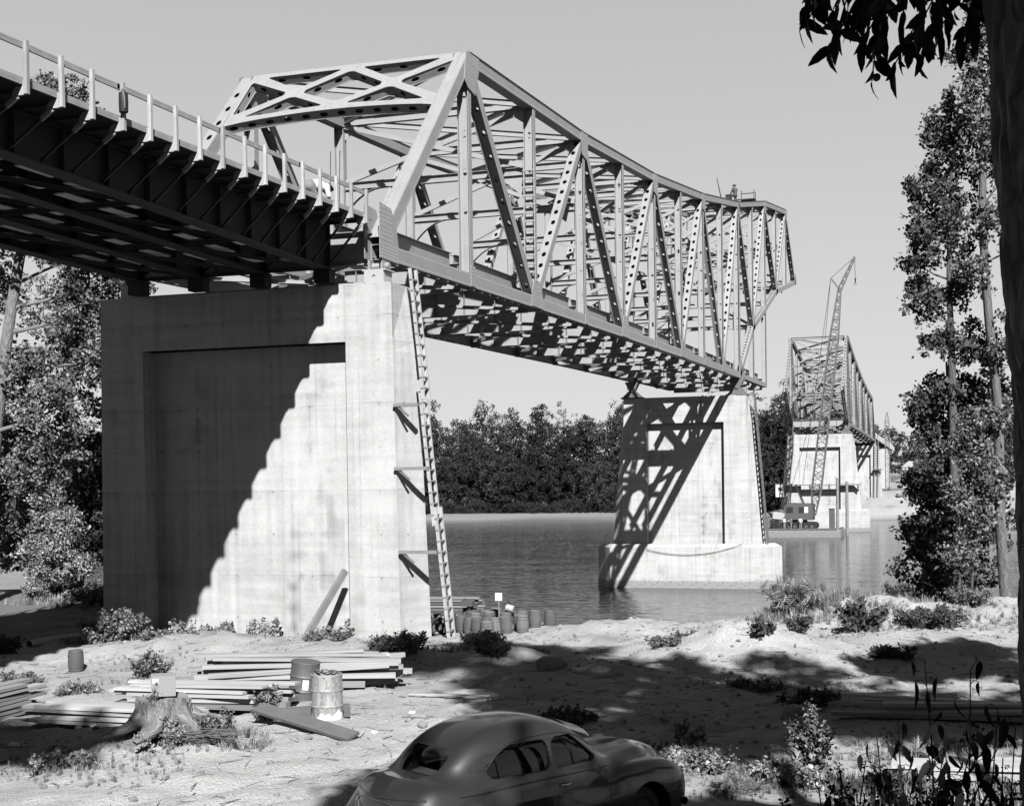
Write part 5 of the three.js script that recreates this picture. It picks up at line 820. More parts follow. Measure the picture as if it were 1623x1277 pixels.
const kneel = { ...stand, head: [0.06, 1.12, 0], chin: [0.1, 1.01, 0], neck: [0.02, 0.94, 0], chest: [0, 0.78, 0], waist: [0, 0.54, 0], hip: [0, 0.44, 0], shL: [0.02, 0.88, -0.19], shR: [0.02, 0.88, 0.19], elL: [0.16, 0.64, -0.24], elR: [0.16, 0.64, 0.24], haL: [0.36, 0.56, -0.15], haR: [0.36, 0.58, 0.15], hipL: [0, 0.42, -0.09], hipR: [0, 0.42, 0.09], knL: [0.36, 0.4, -0.12], knR: [0.12, 0.06, 0.12], anL: [0.3, 0.07, -0.12], anR: [-0.3, 0.06, 0.12], toL: [0.46, 0.04, -0.12], toR: [-0.4, 0.04, 0.12] };
person('person in pale shirt and dark cap stooping behind the guard rail of the approach', [-16.8, deckY(34.6) + 0.28, -34.6], 1.25, stoop, { shirt: MAT.clothPale, trousers: MAT.clothMid, hat: MAT.clothDark, hatTilt: -0.5, res: 64 });
person('person in dark work clothes kneeling on top of the truss above the river pier', [XR, top(9) + 0.24, -(Z0 + 9 * PNL) + 0.2], 2.6, kneel, { shirt: MAT.clothDark, trousers: MAT.clothDark, hat: MAT.clothDark });
// the riveter's small platform on the top chord
{ const x = XR, y = top(9) + 0.235, d = Z0 + 9 * PNL, t = thing('work_platform', 'small railed work platform with gear on the truss top beside the kneeling person', 'platform', [x, y, -d]); const m = new MB(); m.box(x + 0.95, y + 0.05, -d, 1.1, 0.06, 0.9); m.build('deck', MAT.woodDark, t); for (const [a, b] of [[0.5, 0.4], [1.45, 0.4], [1.45, -0.4]]) new MB().box(x + a, y + 0.35, -d + b, 0.05, 0.7, 0.05).build('post', MAT.black, t); new MB().box(x + 0.97, y + 0.45, -d + 0.4, 1.0, 0.06, 0.04).build('rail', MAT.black, t); new MB().box(x - 0.5, y + 0.35, -d + 0.1, 0.45, 0.35, 0.35).build('toolbox', MAT.black, t);
  const p = thing('mast', 'short leaning mast standing on the truss top left of the kneeling person', 'mast', [x, top(8), -(d - PNL)]); new MB().rod(V(x, top(8) + 0.2, d - 6.4), V(x - 0.35, top(8) + 1.9, d - 6.4), 0.05, 0.025).build('pole', MAT.black, p); }
// the car
{
  const t = thing('parked_car', 'dark rounded two door sedan parked in dappled shade at the bottom centre', 'car', [-5.06, 3.98, -15.75]);
  t.rotation.y = Math.PI / 2 - 0.56; t.scale.set(0.91, 1.03, 0.93); t.position.y = H(-5.16, 15.75) - 0.0;
  const paint = new THREE.MeshPhysicalMaterial({ color: gray(0.007), roughness: 0.45, specularIntensity: 0.35, clearcoat: 0.85, clearcoatRoughness: 0.1 });
  const chrome = mat(0.5, 0.25, { metalness: 1 }), rubber = mat(0.015, 0.85), dark = mat(0.01, 0.7), glass = new THREE.MeshPhysicalMaterial({ color: gray(0.9), roughness: 0.02, transmission: 1, thickness: 0, ior: 1.45 });
  const glassDark = glass.clone(); glassDark.color = gray(0.12);  // side panes coloured dark to imitate an unlit interior
  const cabin = (x, y, z, g) => { // fastback greenhouse
    const fx = (x + 0.42) / (1.42 + g), tumble = 0.74 - 0.18 * clamp((y - 1.0) / 0.65, 0, 1.2) ** 1.6;
    const roof = 1.655 + g - 0.62 * Math.abs(fx) ** 2.7 * (fx < 0 ? 0.95 : 1.0) - 0.05 * (z / 0.6) ** 2;
    const plan = Math.abs(z) - (tumble + g) * (1 - 0.28 * clamp(-fx, 0, 1.2) ** 2.6 - 0.16 * clamp(fx, 0, 1.2) ** 3);
    return smax(smax(y - roof, plan, 0.22), Math.abs(x + 0.42) - 1.5 - g, 0.2) * 0.85;
  };
  const body = (x, y, z) => {
    const az = Math.abs(z);
    let d = smax(smax(rbox2(x, y, -0.1, 0.66, 2.05, 0.42, 0.3), az - (0.80 - 0.05 * clamp((y - 0.8) / 0.3, 0, 1) - 0.30 * clamp((x - 0.7) / 1.4, 0, 1) - 0.12 * clamp((-x - 1.3) / 0.9, 0, 1) ** 2), 0.18), -1, 0.01);
    d = smin(d, ell(x, y, z, -1.35, 0.78, 0, 1.05, 0.42, 0.74, 2.4), 0.18);              // deck lid
    d = smin(d, Math.max(ell(x, y, z, 1.15, 0.72, 0, 1.28, 0.42, 0.50, 2.8), -x + 0.2), 0.14);     // bonnet
    d = smin(d, cabin(x, y, z, 0), 0.10);
    for (const s of [1]) {
      const zz = az;
      let f = ell(x, y, zz, 1.52, 0.56, 0.64, 0.86, 0.42, 0.26, 2.5); f = smin(f, ell(x, y, zz, 0.85, 0.52, 0.72, 0.85, 0.36, 0.17, 2.3), 0.12);
      f = smin(f, ell(x, y, zz, -1.5, 0.52, 0.70, 0.82, 0.42, 0.20, 2.4), 0.05);
      d = smin(d, f, 0.07);
    }
    d = smax(d, -(y - 0.2), 0.05);
    const wh = (cx, r) => Math.max(Math.hypot(x - cx, y - 0.34) - r, 0.52 - az); d = Math.max(d, -wh(1.5, 0.405)); d = Math.max(d, -Math.max(wh(-1.42, 0.4), y - 0.6));
    d = Math.max(d, -Math.max(cabin(x, y, z, -0.06), 0.62 - y));                         // hollow inside
    const yl = 1.06 + 0.0 * x;
    const side = (cx, hx, hy, cut) => Math.max(rbox2(x, y, cx, 1.25, hx, hy, 0.11), cut, 0.3 - az);
    d = Math.max(d, -side(-0.62, 0.50, 0.165, (-(x + 1.12) * 0.55 + (y - 1.23)) * 0.8)); d = Math.max(d, -side(0.32, 0.38, 0.17, ((x - 0.58) * 0.75 + (y - 1.22)) * 0.8));
    d = Math.max(d, -Math.max(rbox2(z, y, 0, 1.275, 0.41, 0.13, 0.11), x + 0.95));                      // rear window
    d = Math.max(d, -Math.max(rbox2(z, y, 0, 1.27, 0.56, 0.15, 0.08), 0.42 - x, Math.abs(az) < 0.02 ? 1 : -1));
    return d;
  };
  mesh('body', fieldMesh(body, [-2.5, 0.12, -1.0], [2.5, 1.75, 1.0], 150), paint, t, false);
  // glass follows the greenhouse a little inside it
  const glassField = (x, y, z) => { const az = Math.abs(z), c = cabin(x, y, z, -0.024); const slab = Math.max(c, -(c + 0.012)); const w = Math.min(Math.max(rbox2(x, y, -0.62, 1.25, 0.53, 0.19, 0.1), 0.3 - az), Math.max(rbox2(x, y, 0.32, 1.25, 0.42, 0.19, 0.1), 0.3 - az), Math.max(rbox2(z, y, 0, 1.26, 0.47, 0.18, 0.12), x + 0.9), Math.max(rbox2(z, y, 0, 1.27, 0.6, 0.18, 0.08), 0.4 - x)); return Math.max(slab, w); };
  const panes = (test, name) => { const f = (x, y, z) => Math.max(cabin(x, y, z, -0.03), test(x, y, z)); const g = fieldMesh(f, [-2.0, 0.95, -0.8], [1.2, 1.6, 0.8], 60); const p = g.attributes.position, n = g.attributes.normal, keep = []; for (let i = 0; i < p.count; i += 3) { let ok = true; for (let k = 0; k < 3; k++) { const x = p.getX(i + k), y = p.getY(i + k), z = p.getZ(i + k); if (Math.abs(cabin(x, y, z, -0.03)) > 0.012) ok = false; } if (ok) keep.push(i, i + 1, i + 2); } const q = new THREE.BufferGeometry(); for (const a of ['position', 'normal', 'uv']) { const A = g.attributes[a], arr = new Float32Array(keep.length * A.itemSize); keep.forEach((j, i) => { for (let c = 0; c < A.itemSize; c++) arr[i * A.itemSize + c] = A.array[j * A.itemSize + c]; }); q.setAttribute(a, new THREE.BufferAttribute(arr, A.itemSize)); } if (keep.length) mesh(name, q, /quarter|door/.test(name) ? glassDark : glass, t, false); };
  panes((x, y, z) => Math.max(rbox2(z, y, 0, 1.26, 0.47, 0.18, 0.12), x + 0.9), 'rear_window');
  for (const s of [-1, 1]) { panes((x, y, z) => Math.max(rbox2(x, y, -0.62, 1.25, 0.53, 0.19, 0.1), 0.3 - s * z), 'quarter_window'); panes((x, y, z) => Math.max(rbox2(x, y, 0.32, 1.25, 0.42, 0.19, 0.1), 0.3 - s * z), 'door_window'); }
  panes((x, y, z) => Math.max(rbox2(z, y, 0, 1.27, 0.6, 0.18, 0.08), 0.42 - x), 'windscreen');
  // seats, floor
  for (const [x, h] of [[-0.05, 1.1], [-0.95, 1.05]]) { const m = new MB(); m.box(x, 0.62, 0, 0.5, 0.3, 1.1); m.box(x - 0.3, h - 0.25, 0, 0.16, 0.55, 1.08, [0, 0, 0.15]); mesh('seat', m.geo(), dark, t, false); }
  const sw = mesh('steering_wheel', new THREE.TorusGeometry(0.19, 0.014, 6, 24), dark, t, false); sw.position.set(0.42, 1.06, -0.33); sw.rotation.set(0, Math.PI / 2, 0); sw.rotation.z = 0.5;
  mesh('floor_pan', new MB().box(-0.1, 0.32, 0, 3.2, 0.04, 1.3).geo(), dark, t, false);
  // wheels
  for (const [x, y, z] of [[1.5, 0.34, 0.70], [1.5, 0.34, -0.70], [-1.42, 0.34, 0.70], [-1.42, 0.34, -0.70]]) { const w = mesh('wheel', new THREE.TorusGeometry(0.26, 0.08, 10, 28), rubber, t, false); w.position.set(x, y, z); const hub = mesh('hub_cap', new THREE.CylinderGeometry(0.19, 0.19, 0.1, 20).rotateX(Math.PI / 2), rubber, w, false); mesh('rim', new THREE.SphereGeometry(0.1, 14, 8).scale(1, 1, 0.4).translate(0, 0, Math.sign(z) * 0.06), chrome, w, false); }
  // trim found on the surface by marching inwards from outside
  const surf = (x, y, s) => { let z = 1.0; for (let i = 0; i < 60; i++) { const d = body(x, y, z * 1); if (d < 0.002) break; z -= Math.max(0.004, d * 0.6); } return z * s; };
  const back = (y, z) => { let x = -2.6; for (let i = 0; i < 90; i++) { const d = body(x, y, z); if (d < 0.002) break; x += Math.max(0.004, d * 0.6); } return x; };
  const tube = (pts, r, m, name) => mesh(name, new THREE.TubeGeometry(new THREE.CatmullRomCurve3(pts), pts.length * 3, r, 5), m, t, false);
  for (const s of [-1, 1]) {
    const belt = []; for (let x = -1.62; x <= 0.95; x += 0.17) belt.push(new THREE.Vector3(x, 1.0 + 0.01 * x, surf(x, 1.0 + 0.01 * x, s) + s * 0.002)); tube(belt, 0.011, paint, 'belt_moulding');
    const drip = []; for (let i = 0; i <= 12; i++) { const x = lerp(-1.15, 0.68, i / 12), y = 1.47 - 0.28 * Math.abs((x + 0.2) / 0.95) ** 3.2; drip.push(new THREE.Vector3(x, y, surf(x, y, s) + s * 0.003)); } tube(drip, 0.009, paint, 'drip_rail');
    for (const x of [-0.12, 0.78]) { const seam = []; for (let y = 0.34; y < 1.0; y += 0.11) seam.push(new THREE.Vector3(x, y, surf(x, y, s) - s * 0.001)); tube(seam, 0.0045, dark, 'door_seam'); }
    const hd = surf(0.05, 0.9, s); tube([new THREE.Vector3(-0.02, 0.9, hd + s * 0.015), new THREE.Vector3(0.05, 0.9, hd + s * 0.035), new THREE.Vector3(0.13, 0.9, hd + s * 0.03)], 0.012, chrome, 'door_handle');
    const hl = mesh('headlight', new THREE.SphereGeometry(0.1, 16, 10).scale(0.5, 1, 1), chrome, t, false); hl.position.set(2.28, 0.68, s * 0.6);
    const fr = []; const wx = [[-1.09, 1.1], [-0.14, 1.1], [-0.14, 1.4], [-0.5, 1.405], [-0.85, 1.33], [-1.06, 1.2], [-1.09, 1.1]]; for (const [x, y] of wx) fr.push(new THREE.Vector3(x, y, surf(x + (x < -0.6 ? 0 : 0.0), y, s) + s * 0.0)); 
  }
  const rb = []; for (let z = -0.8; z <= 0.81; z += 0.1) rb.push(new THREE.Vector3(back(0.985, z * 0.86), 0.985, z * 0.86)); tube(rb, 0.012, paint, 'belt_moulding');
  const lid = []; for (const [z, y] of [[-0.42, 0.45], [-0.44, 0.7], [-0.40, 0.88], [-0.3, 0.935], [0, 0.95], [0.3, 0.935], [0.40, 0.88], [0.44, 0.7], [0.42, 0.45]]) lid.push(new THREE.Vector3(back(y, z), y, z)); tube(lid, 0.006, dark, 'lid_seam');
  tube([0.945, 0.8, 0.65, 0.5].map((y) => new THREE.Vector3(back(y, 0) - 0.002, y, 0)), 0.008, paint, 'lid_rib');
  mesh('licence_plate', new MB().box(back(0.62, 0) - 0.02, 0.62, 0, 0.01, 0.13, 0.3).geo(), dark, t, false);
  const bump = (x, k) => { const pts = []; for (let z = -0.85; z <= 0.86; z += 0.17) pts.push(new THREE.Vector3(x - k * 0.2 * (z / 0.85) ** 2, 0.42, z)); mesh('bumper', new THREE.TubeGeometry(new THREE.CatmullRomCurve3(pts), 24, 0.05, 8), chrome, t, false); }; bump(2.42, 1); bump(-2.44, -1);
  const vz = 12, vp = []; const vpt = (z, f) => new THREE.Vector3(lerp(0.5, 0.86, f) - 0.12 * (z / 0.55) ** 2, 1.515 - 0.11 * f - 0.08 * (z / 0.55) ** 2, z); for (const o of [0, 0.012]) for (let i = 0; i < vz; i++) { const z0 = lerp(-0.52, 0.52, i / vz), z1 = lerp(-0.52, 0.52, (i + 1) / vz), A = vpt(z0, 0), B = vpt(z1, 0), C = vpt(z1, 1), D = vpt(z0, 1); for (const q of [A, B, C, D]) q.y += o; for (const q of o ? [A, B, C, A, C, D] : [A, C, B, A, D, C]) vp.push(...q.toArray()); } const vg = new THREE.BufferGeometry(); vg.setAttribute('position', new THREE.Float32BufferAttribute(vp, 3)); vg.computeVertexNormals(); mesh('sun_visor', metricUV(vg), paint, t, false);
}
// ---------------------------------------------------------------- crane barge and gear at the far piers
function lattice(mb, p, q, w0, w1, n, r, lace) {
  const m = along(p, q), x = new THREE.Vector3().setFromMatrixColumn(m, 0), z = new THREE.Vector3().setFromMatrixColumn(m, 2); const at = (f, a, b) => p.clone().lerp(q, f).addScaledVector(x, a * lerp(w0, w1, f) / 2).addScaledVector(z, b * lerp(w0, w1, f) / 2);
  const c = [[-1, -1], [1, -1], [1, 1], [-1, 1]];
  for (const [a, b] of c) mb.bar(at(0, a, b), at(1, a, b), r, r);
  for (let i = 0; i < n; i++) for (let k = 0; k < 4; k++) { const [a, b] = c[k], [e, f] = c[(k + 1) % 4]; const u = (i % 2 ? i + 1 : i) / n, v = (i % 2 ? i : i + 1) / n; mb.bar(at(u, a, b), at(v, e, f), lace, lace); if (i % 2 === 0) mb.bar(at(i / n, a, b), at(i / n, e, f), lace, lace); }
  return mb;
}
{
  const b = thing('work_barge', 'flat pale deck barge moored before the far pier', 'barge', [-22, 0, -194.5]);
  const s = new THREE.Shape([new THREE.Vector2(-33, 0), new THREE.Vector2(-15.6, 0), new THREE.Vector2(-15.6, 6.4), new THREE.Vector2(-33, 6.4)]); const g = new THREE.ExtrudeGeometry(s, { depth: 1.35, bevelEnabled: true, bevelSize: 0.08, bevelThickness: 0.08, bevelSegments: 1 }); g.rotateX(-Math.PI / 2); g.translate(0, -0.5, -191.6); mesh('hull', plain(g), MAT.barge, b);
  for (let i = 0; i < 12; i++) new MB().box(-32.2 + i * 1.45, 0.96, -194.8, 1.38, 0.08, 6.2).build('deck_plank', [MAT.woodMid, MAT.woodMidB, MAT.wood][i % 3], b);
  const kr = new MB(); kr.box(-24, 1.1, -191.75, 16, 0.2, 0.25); kr.box(-15.75, 1.1, -194.8, 0.25, 0.2, 6); kr.build('kerb_rail', MAT.woodDark, b);
  const y0 = 1.0, cx = -21.4, cd = 194.6;
  const k = thing('crawler_crane', 'dark crawler crane on the barge with a tall lattice boom', 'crane', [cx, y0, -cd]);
  for (const z of [-1.3, 1.3]) { const tr = new THREE.Shape(); tr.absarc(-2.1, 0.5, 0.5, Math.PI / 2, Math.PI * 1.5); tr.absarc(2.1, 0.5, 0.5, -Math.PI / 2, Math.PI / 2); const tg = new THREE.ExtrudeGeometry(tr, { depth: 0.7, bevelEnabled: false }); tg.translate(0, 0, z - 0.35); const o = mesh('crawler_track', plain(tg), MAT.black, k, false); for (let i = 0; i < 6; i++) mesh('track_roller', new THREE.CylinderGeometry(0.2, 0.2, 0.75, 10).rotateX(Math.PI / 2).translate(-1.9 + i * 0.76, 0.42, z), MAT.rust, k, false); }
  mesh('turntable', new THREE.CylinderGeometry(1.1, 1.2, 0.4, 18).translate(0, 1.15, 0), MAT.black, k, false);
  const house = new THREE.Shape([new THREE.Vector2(-1.9, 1.35), new THREE.Vector2(2.0, 1.35), new THREE.Vector2(2.0, 3.5), new THREE.Vector2(-1.2, 3.6), new THREE.Vector2(-1.9, 3.0)]); const hg = new THREE.ExtrudeGeometry(house, { depth: 2.8, bevelEnabled: true, bevelSize: 0.05, bevelThickness: 0.05, bevelSegments: 1 }); hg.translate(0, 0, -1.4); mesh('machinery_house', plain(hg), MAT.craneBody, k, false);
  for (const [x, w, m] of [[-1.1, 0.9, MAT.black], [0.5, 0.7, MAT.black], [1.15, 0.5, MAT.paper]]) mesh('cab_window', new MB().box(x, 2.7, 1.47, w, 0.8, 0.03).geo(), m, k, false);
  mesh('counterweight', new MB().box(-2.6, 1.9, 0.2, 1.6, 0.9, 2.6, [0, 0, -0.12]).geo(), MAT.paleMetal, k, false);
  const gf = new MB(); for (const z of [-0.9, 0.9]) { gf.bar(new THREE.Vector3(-1.3, 3.5, z), new THREE.Vector3(-1.0, 6.3, z * 0.7), 0.14, 0.14); gf.bar(new THREE.Vector3(0.7, 3.4, z), new THREE.Vector3(-0.4, 6.2, z * 0.7), 0.14, 0.14); } mesh('gantry', gf.geo(), MAT.black, k, false);
  const P = (x, y, d) => V(x, y, d), foot = P(-19.3, 3.0, 193.6), tip = P(-15.5, 33.6, 193.4), a = foot.clone().lerp(tip, 0.12), c = foot.clone().lerp(tip, 0.78);
  const bm = new MB(); lattice(bm, foot, a, 0.5, 1.25, 4, 0.16, 0.09); lattice(bm, a, c, 1.25, 1.15, 24, 0.16, 0.09); lattice(bm, c, tip, 1.15, 0.4, 10, 0.15, 0.09); bm.build('boom', MAT.craneSteel, k);
  const jt = P(-13.45, 37.9, 193.4), st = P(-16.65, 35.2, 193.4), jm = new MB(); lattice(jm, tip, jt, 0.5, 0.2, 9, 0.13, 0.08); jm.bar(tip, st, 0.2, 0.26); jm.build('jib', MAT.craneSteel, k);
  const w = new MB(); for (const [p, q] of [[jt, st], [st, P(-17.5, 27, 193.4)], [st, P(-20.8, 7.2, 194)], [c, P(-22.2, 7.2, 194.2)], [jt, P(-13.4, 35.0, 193.4)]]) w.rod(p, q, 0.03, 0.03, 4); w.build('rope', MAT.black, k);
  const hk = new MB(); hk.rod(P(-13.4, 35.0, 193.4), P(-13.4, 34.4, 193.4), 0.14, 0.06); hk.l.push(metricUV(new THREE.TorusGeometry(0.14, 0.04, 5, 12, 4.4).toNonIndexed()).translate(-13.4, 34.2, -193.4)); hk.build('hook_block', MAT.black, k);
  // men and gear on the barge
  const men = [[-21.0, 192.6, 1.2, MAT.clothPale, 'person in a white shirt standing in front of the crane tracks, right one'], [-22.3, 192.7, 0.3, MAT.clothMid, 'person in grey standing in front of the crane tracks, middle one'], [-23.2, 192.8, -0.4, MAT.clothPale, 'person in pale clothes by the crane counterweight']];
  for (const [x, d, r, sh, lab] of men) person(lab, [x, 1.0, -d], r, stand, { shirt: sh, trousers: MAT.clothMid, hat: MAT.clothDark, res: 30 });
  for (const [x, d, y1, lab] of [[-16.35, 197, 8.0, 'left of two tall timber piles standing at the barge end'], [-15.2, 198.5, 7.5, 'right of two tall timber piles standing at the barge end']]) { const p = thing('timber_pile', lab, 'pile', [x, 0, -d]); seed(9); mesh('pile_shaft', limb([new THREE.Vector3(0, -2, 0), new THREE.Vector3(0, 3, 0), new THREE.Vector3(0, y1, 0)], 0.24, 0.2, 6, 10), MAT.woodMid, p, false); }
  { const p = thing('tool_locker', 'tall dark locker standing on the barge beside the piles', 'locker', [-17.1, 1, -196.5]); mesh('door_panel', new MB().box(0, 1.35, 0, 0.75, 2.7, 0.5).geo(), MAT.craneBody, p, false); mesh('frame', new MB().box(0, 2.74, 0, 0.85, 0.08, 0.6).geo(), MAT.black, p, false); }
  const rl = new MB(); { const p = thing('cable_reel', 'round cable reel lying on the barge left of the crane', 'reel', [-26.0, 1.0, -194]); for (const z of [-0.35, 0.35]) mesh('flange', new THREE.CylinderGeometry(0.8, 0.8, 0.08, 18).rotateX(Math.PI / 2).translate(0, 0.8, z), MAT.woodDark, p, false); mesh('drum', new THREE.CylinderGeometry(0.5, 0.5, 0.7, 16).rotateX(Math.PI / 2).translate(0, 0.8, 0), MAT.rust, p, false); }
  // walkway round the far pier with its brackets, and a small white hut at its end
  const d3 = Z0 + 23 * PNL, wk = thing('pier_walkway', 'narrow timber walkway hung around the far pier on brackets', 'walkway', [BX, 6.9, -d3 + 1.6]);
  for (let i = 0; i < 8; i++) new MB().box(-24.9 + i * 1.42 + 0.2, 7.0, -d3 + 1.75, 1.4, 0.1, 1.1).build('plank', MAT.woodDark, wk);
  for (let i = 0; i < 8; i++) { const x = -24.3 + i * 1.4; new MB().bar(V(x, 6.95, d3 - 2.2), V(x, 6.0, d3 - 1.1), 0.12, 0.12).bar(V(x, 6.9, d3 - 1.1), V(x, 6.0, d3 - 1.12), 0.1, 0.1).build('bracket', MAT.woodDark, wk); }
  const hut = thing('control_hut', 'small white hut with a square window at the end of the pier walkway', 'hut', [-25.9, 5.2, -d3 + 2]); mesh('wall', new MB().box(0, 1.0, 0, 1.1, 1.9, 1.1).geo(), MAT.paper, hut, false); mesh('window', new MB().box(0.05, 1.25, 0.56, 0.42, 0.5, 0.03).geo(), MAT.black, hut, false); mesh('roof', new MB().box(0, 2.0, 0, 1.3, 0.1, 1.3).geo(), MAT.woodMid, hut, false);
  // hoist tower, sheds and clutter on the far bank
  const tw = thing('hoist_tower', 'slender lattice hoist tower beside the farthest pier', 'tower', [-13.9, 3, -285]); { const m = new MB(); lattice(m, V(-13.9, 3, 285), V(-13.9, 19, 285), 0.8, 0.8, 22, 0.12, 0.06); lattice(m, V(-13.9, 19, 285), V(-13.9, 20.8, 285), 0.8, 0.15, 3, 0.1, 0.06); m.build('mast', MAT.craneSteel, tw); }
  const shed = (label, x, d, w, h, l, m, roofM) => { const t = thing('site_shed', label, 'shed', [x, H(x, d), -d]); mesh('wall', new MB().box(0, h / 2, 0, w, h, l).geo(), m, t, false); const s = new THREE.Shape([new THREE.Vector2(-w / 2 - 0.3, 0), new THREE.Vector2(w / 2 + 0.3, 0), new THREE.Vector2(w / 2 - w * 0.2, h * 0.3), new THREE.Vector2(-w / 2 + w * 0.2, h * 0.3)]); mesh('roof', plain(new THREE.ExtrudeGeometry(s, { depth: l + 0.6, bevelEnabled: false }).translate(0, h, -l / 2 - 0.3)), roofM, t, false); for (const k of [-0.25, 0.25]) mesh('window', new MB().box(k * w, h * 0.6, l / 2 + 0.03, w * 0.2, h * 0.28, 0.05).geo(), MAT.black, t, false); return t; };
  shed('dark shed with a bright pale roof on the far bank beside the right trees', -6.0, 292, 4.6, 4.4, 5, MAT.craneBody, MAT.paper); shed('long white shed on the far bank between the approach and the dark shed', -9.2, 330, 7.0, 4.6, 5, MAT.paper, MAT.paleMetal); shed('small white hut in front of the long white shed', -8.6, 296, 1.6, 2.3, 2, MAT.paper, MAT.paleMetal);
  seed(17); for (let i = 0; i < 9; i++) { const x = rr(-13, -7), d = rr(277, 288), t = thing('timber_stack', 'small stack of timbers and gear on the far bank below the hoist tower', 'timber stack', [x, H(x, d), -d], 'stacks of timber on the far bank'); t.rotation.y = rr(0, 3); for (let k = 0; k < 4; k++) mesh('timber', new MB().box(rr(-0.3, 0.3), 0.15 + (k >> 1) * 0.32, (k & 1) * 0.5, rr(1.4, 2.6), 0.28, 0.35).geo(), [MAT.woodMid, MAT.woodDark, MAT.woodPale][k % 3], t, false); }
}
// ---------------------------------------------------------------- weeds, bushes, grass
seed(5);
const WEED = [0, 1, 2].map(() => cluster(12, 0.11, 0.085, 0.06)), BROAD = [0, 1].map(() => cluster(9, 0.13, 0.15, 0.14)), BLADE = [0, 1].map(() => { const l = []; for (let i = 0; i < 16; i++) { const a = rr(0, 6.28), lean = rr(0.05, 0.65), h = rr(0.4, 1), w = 0.018; const p = [], bx = rr(-0.12, 0.12), bz = rr(-0.12, 0.12), tx = bx + Math.cos(a) * lean * h, tz = bz + Math.sin(a) * lean * h, mx = bx + (tx - bx) * 0.35, mz = bz + (tz - bz) * 0.35, ox = -Math.sin(a) * w, oz = Math.cos(a) * w; p.push(bx - ox, 0, bz - oz, bx + ox, 0, bz + oz, mx + ox * 0.8, h * 0.6, mz + oz * 0.8, bx - ox, 0, bz - oz, mx + ox * 0.8, h * 0.6, mz + oz * 0.8, mx - ox * 0.8, h * 0.6, mz - oz * 0.8, mx - ox * 0.8, h * 0.6, mz - oz * 0.8, mx + ox * 0.8, h * 0.6, mz + oz * 0.8, tx, h * 0.92, tz); const g = new THREE.BufferGeometry(); g.setAttribute('position', new THREE.Float32BufferAttribute(p, 3)); g.computeVertexNormals(); l.push(metricUV(g)); } return mergeGeometries(l); });
function bush(name, label, cat, x, d, w, h, o = {}) {
  const t = thing(name, label, cat, [x, H(x, d) - 0.02, -d], o.group); seed(o.seed || Math.round(x * 97 + d * 13));
  const set = o.set || WEED, lists = set.map(() => []), st = [], n = o.stems || 7;
  for (let i = 0; i < n; i++) {
    const a = rr(0, 6.28), r = w / 2 * Math.sqrt(rnd()), hh = h * rr(0.55, 1) * (1 - 0.35 * r / (w / 2)), top = new THREE.Vector3(Math.cos(a) * r, hh, Math.sin(a) * r * (o.flat || 1)), base = new THREE.Vector3(top.x * 0.35, 0, top.z * 0.35), mid = base.clone().lerp(top, 0.5).add(new THREE.Vector3(rr(-0.04, 0.04), 0.05 * h, rr(-0.04, 0.04)));
    st.push(limb([base, mid, top], o.sr || 0.012, 0.004, 4, 4));
    const c = new THREE.CatmullRomCurve3([base, mid, top]);
    for (let k = 0; k < (o.per || 9); k++) { const f = rr(o.low ?? 0.2, 1.03), p = c.getPoint(Math.min(1, f)), s = (o.s || 1) * rr(0.7, 1.3) * (1.15 - 0.4 * f); lists[Math.floor(rnd() * lists.length)].push(M4().compose(p.add(new THREE.Vector3(gauss() * 0.07, gauss() * 0.05, gauss() * 0.07).multiplyScalar(o.sp || 1)), rndQ(), new THREE.Vector3(s, s, s))); }
  }
  mesh('stems', mergeGeometries(st), o.stemMat || MAT.woodMid, t, false);
  lists.forEach((l, i) => l.length && leaves(l, set[i], o.leaf || LEAF.mid, t, 'foliage', 0.5));
  return t;
}
const B = (label, x, d, w, h, o) => bush('bush', label, 'bush', x, d, w, h, { stems: 16, per: 12, ...o }), W = (label, x, d, w, h, o) => bush('weed', label, 'weed', x, d, w, h, o);
B('fine leaved bush on the bare earth left of the pier, the widest there', -21.9, 32.2, 2.0, 1.05, { stems: 40, per: 16, leaf: LEAF.mid });
B('small round bush alone in the middle of the bare earth at left', -17.5, 27.2, 0.95, 0.75, { stems: 26, per: 14 });
B('dark bush cut by the left edge beside the pier shadow', -24.0, 30.3, 1.3, 0.65, { leaf: LEAF.dark, stems: 22 });
B('low tuft of weeds cut by the left edge behind the neat board stack', -20.0, 25.6, 1.3, 0.4, { leaf: LEAF.mid, stems: 20 });
const pw = [[-21.6, 35.3, 1.0, 'tall broad leaved weed at the shadow edge of the near pier'], [-20.7, 35.5, 0.8, 'broad leaved weeds along the pier base, second from the shadow edge'], [-20.0, 35.2, 0.85, 'broad leaved weeds along the pier base, third from the shadow edge'], [-19.3, 35.5, 0.95, 'broad leaved weeds along the pier base, fourth from the shadow edge'], [-18.6, 35.3, 0.75, 'broad leaved weeds just left of the leaning timber'], [-17.1, 35.4, 0.7, 'weeds at the foot of the leaning timber'], [-16.6, 35.6, 0.85, 'weeds against the right pilaster of the near pier']];
for (const [x, d, h, lab] of pw) W(lab, x, d, 0.75, h, { set: BROAD, leaf: LEAF.pale, stems: 6, per: 7, s: 0.8 });
for (const [x, d, w, h, lab] of [[-20.6, 34.4, 1.8, 0.45, 'low weeds in front of the sunlit pier base, left clump'], [-18.6, 34.3, 1.6, 0.4, 'low weeds in front of the sunlit pier base, right clump'], [-22.8, 34.2, 1.2, 0.6, 'weeds growing in the pier shadow']]) B(lab, x, d, w, h, { leaf: LEAF.pale, stems: 22, per: 9 });
B('leafy bush in front of the right corner of the near pier', -13.1, 31.3, 1.5, 0.7, { leaf: LEAF.mid, stems: 26, per: 13 });
B('bush of weeds below the keg cluster', -12.2, 35.0, 1.4, 0.5, { leaf: LEAF.pale, stems: 18 });
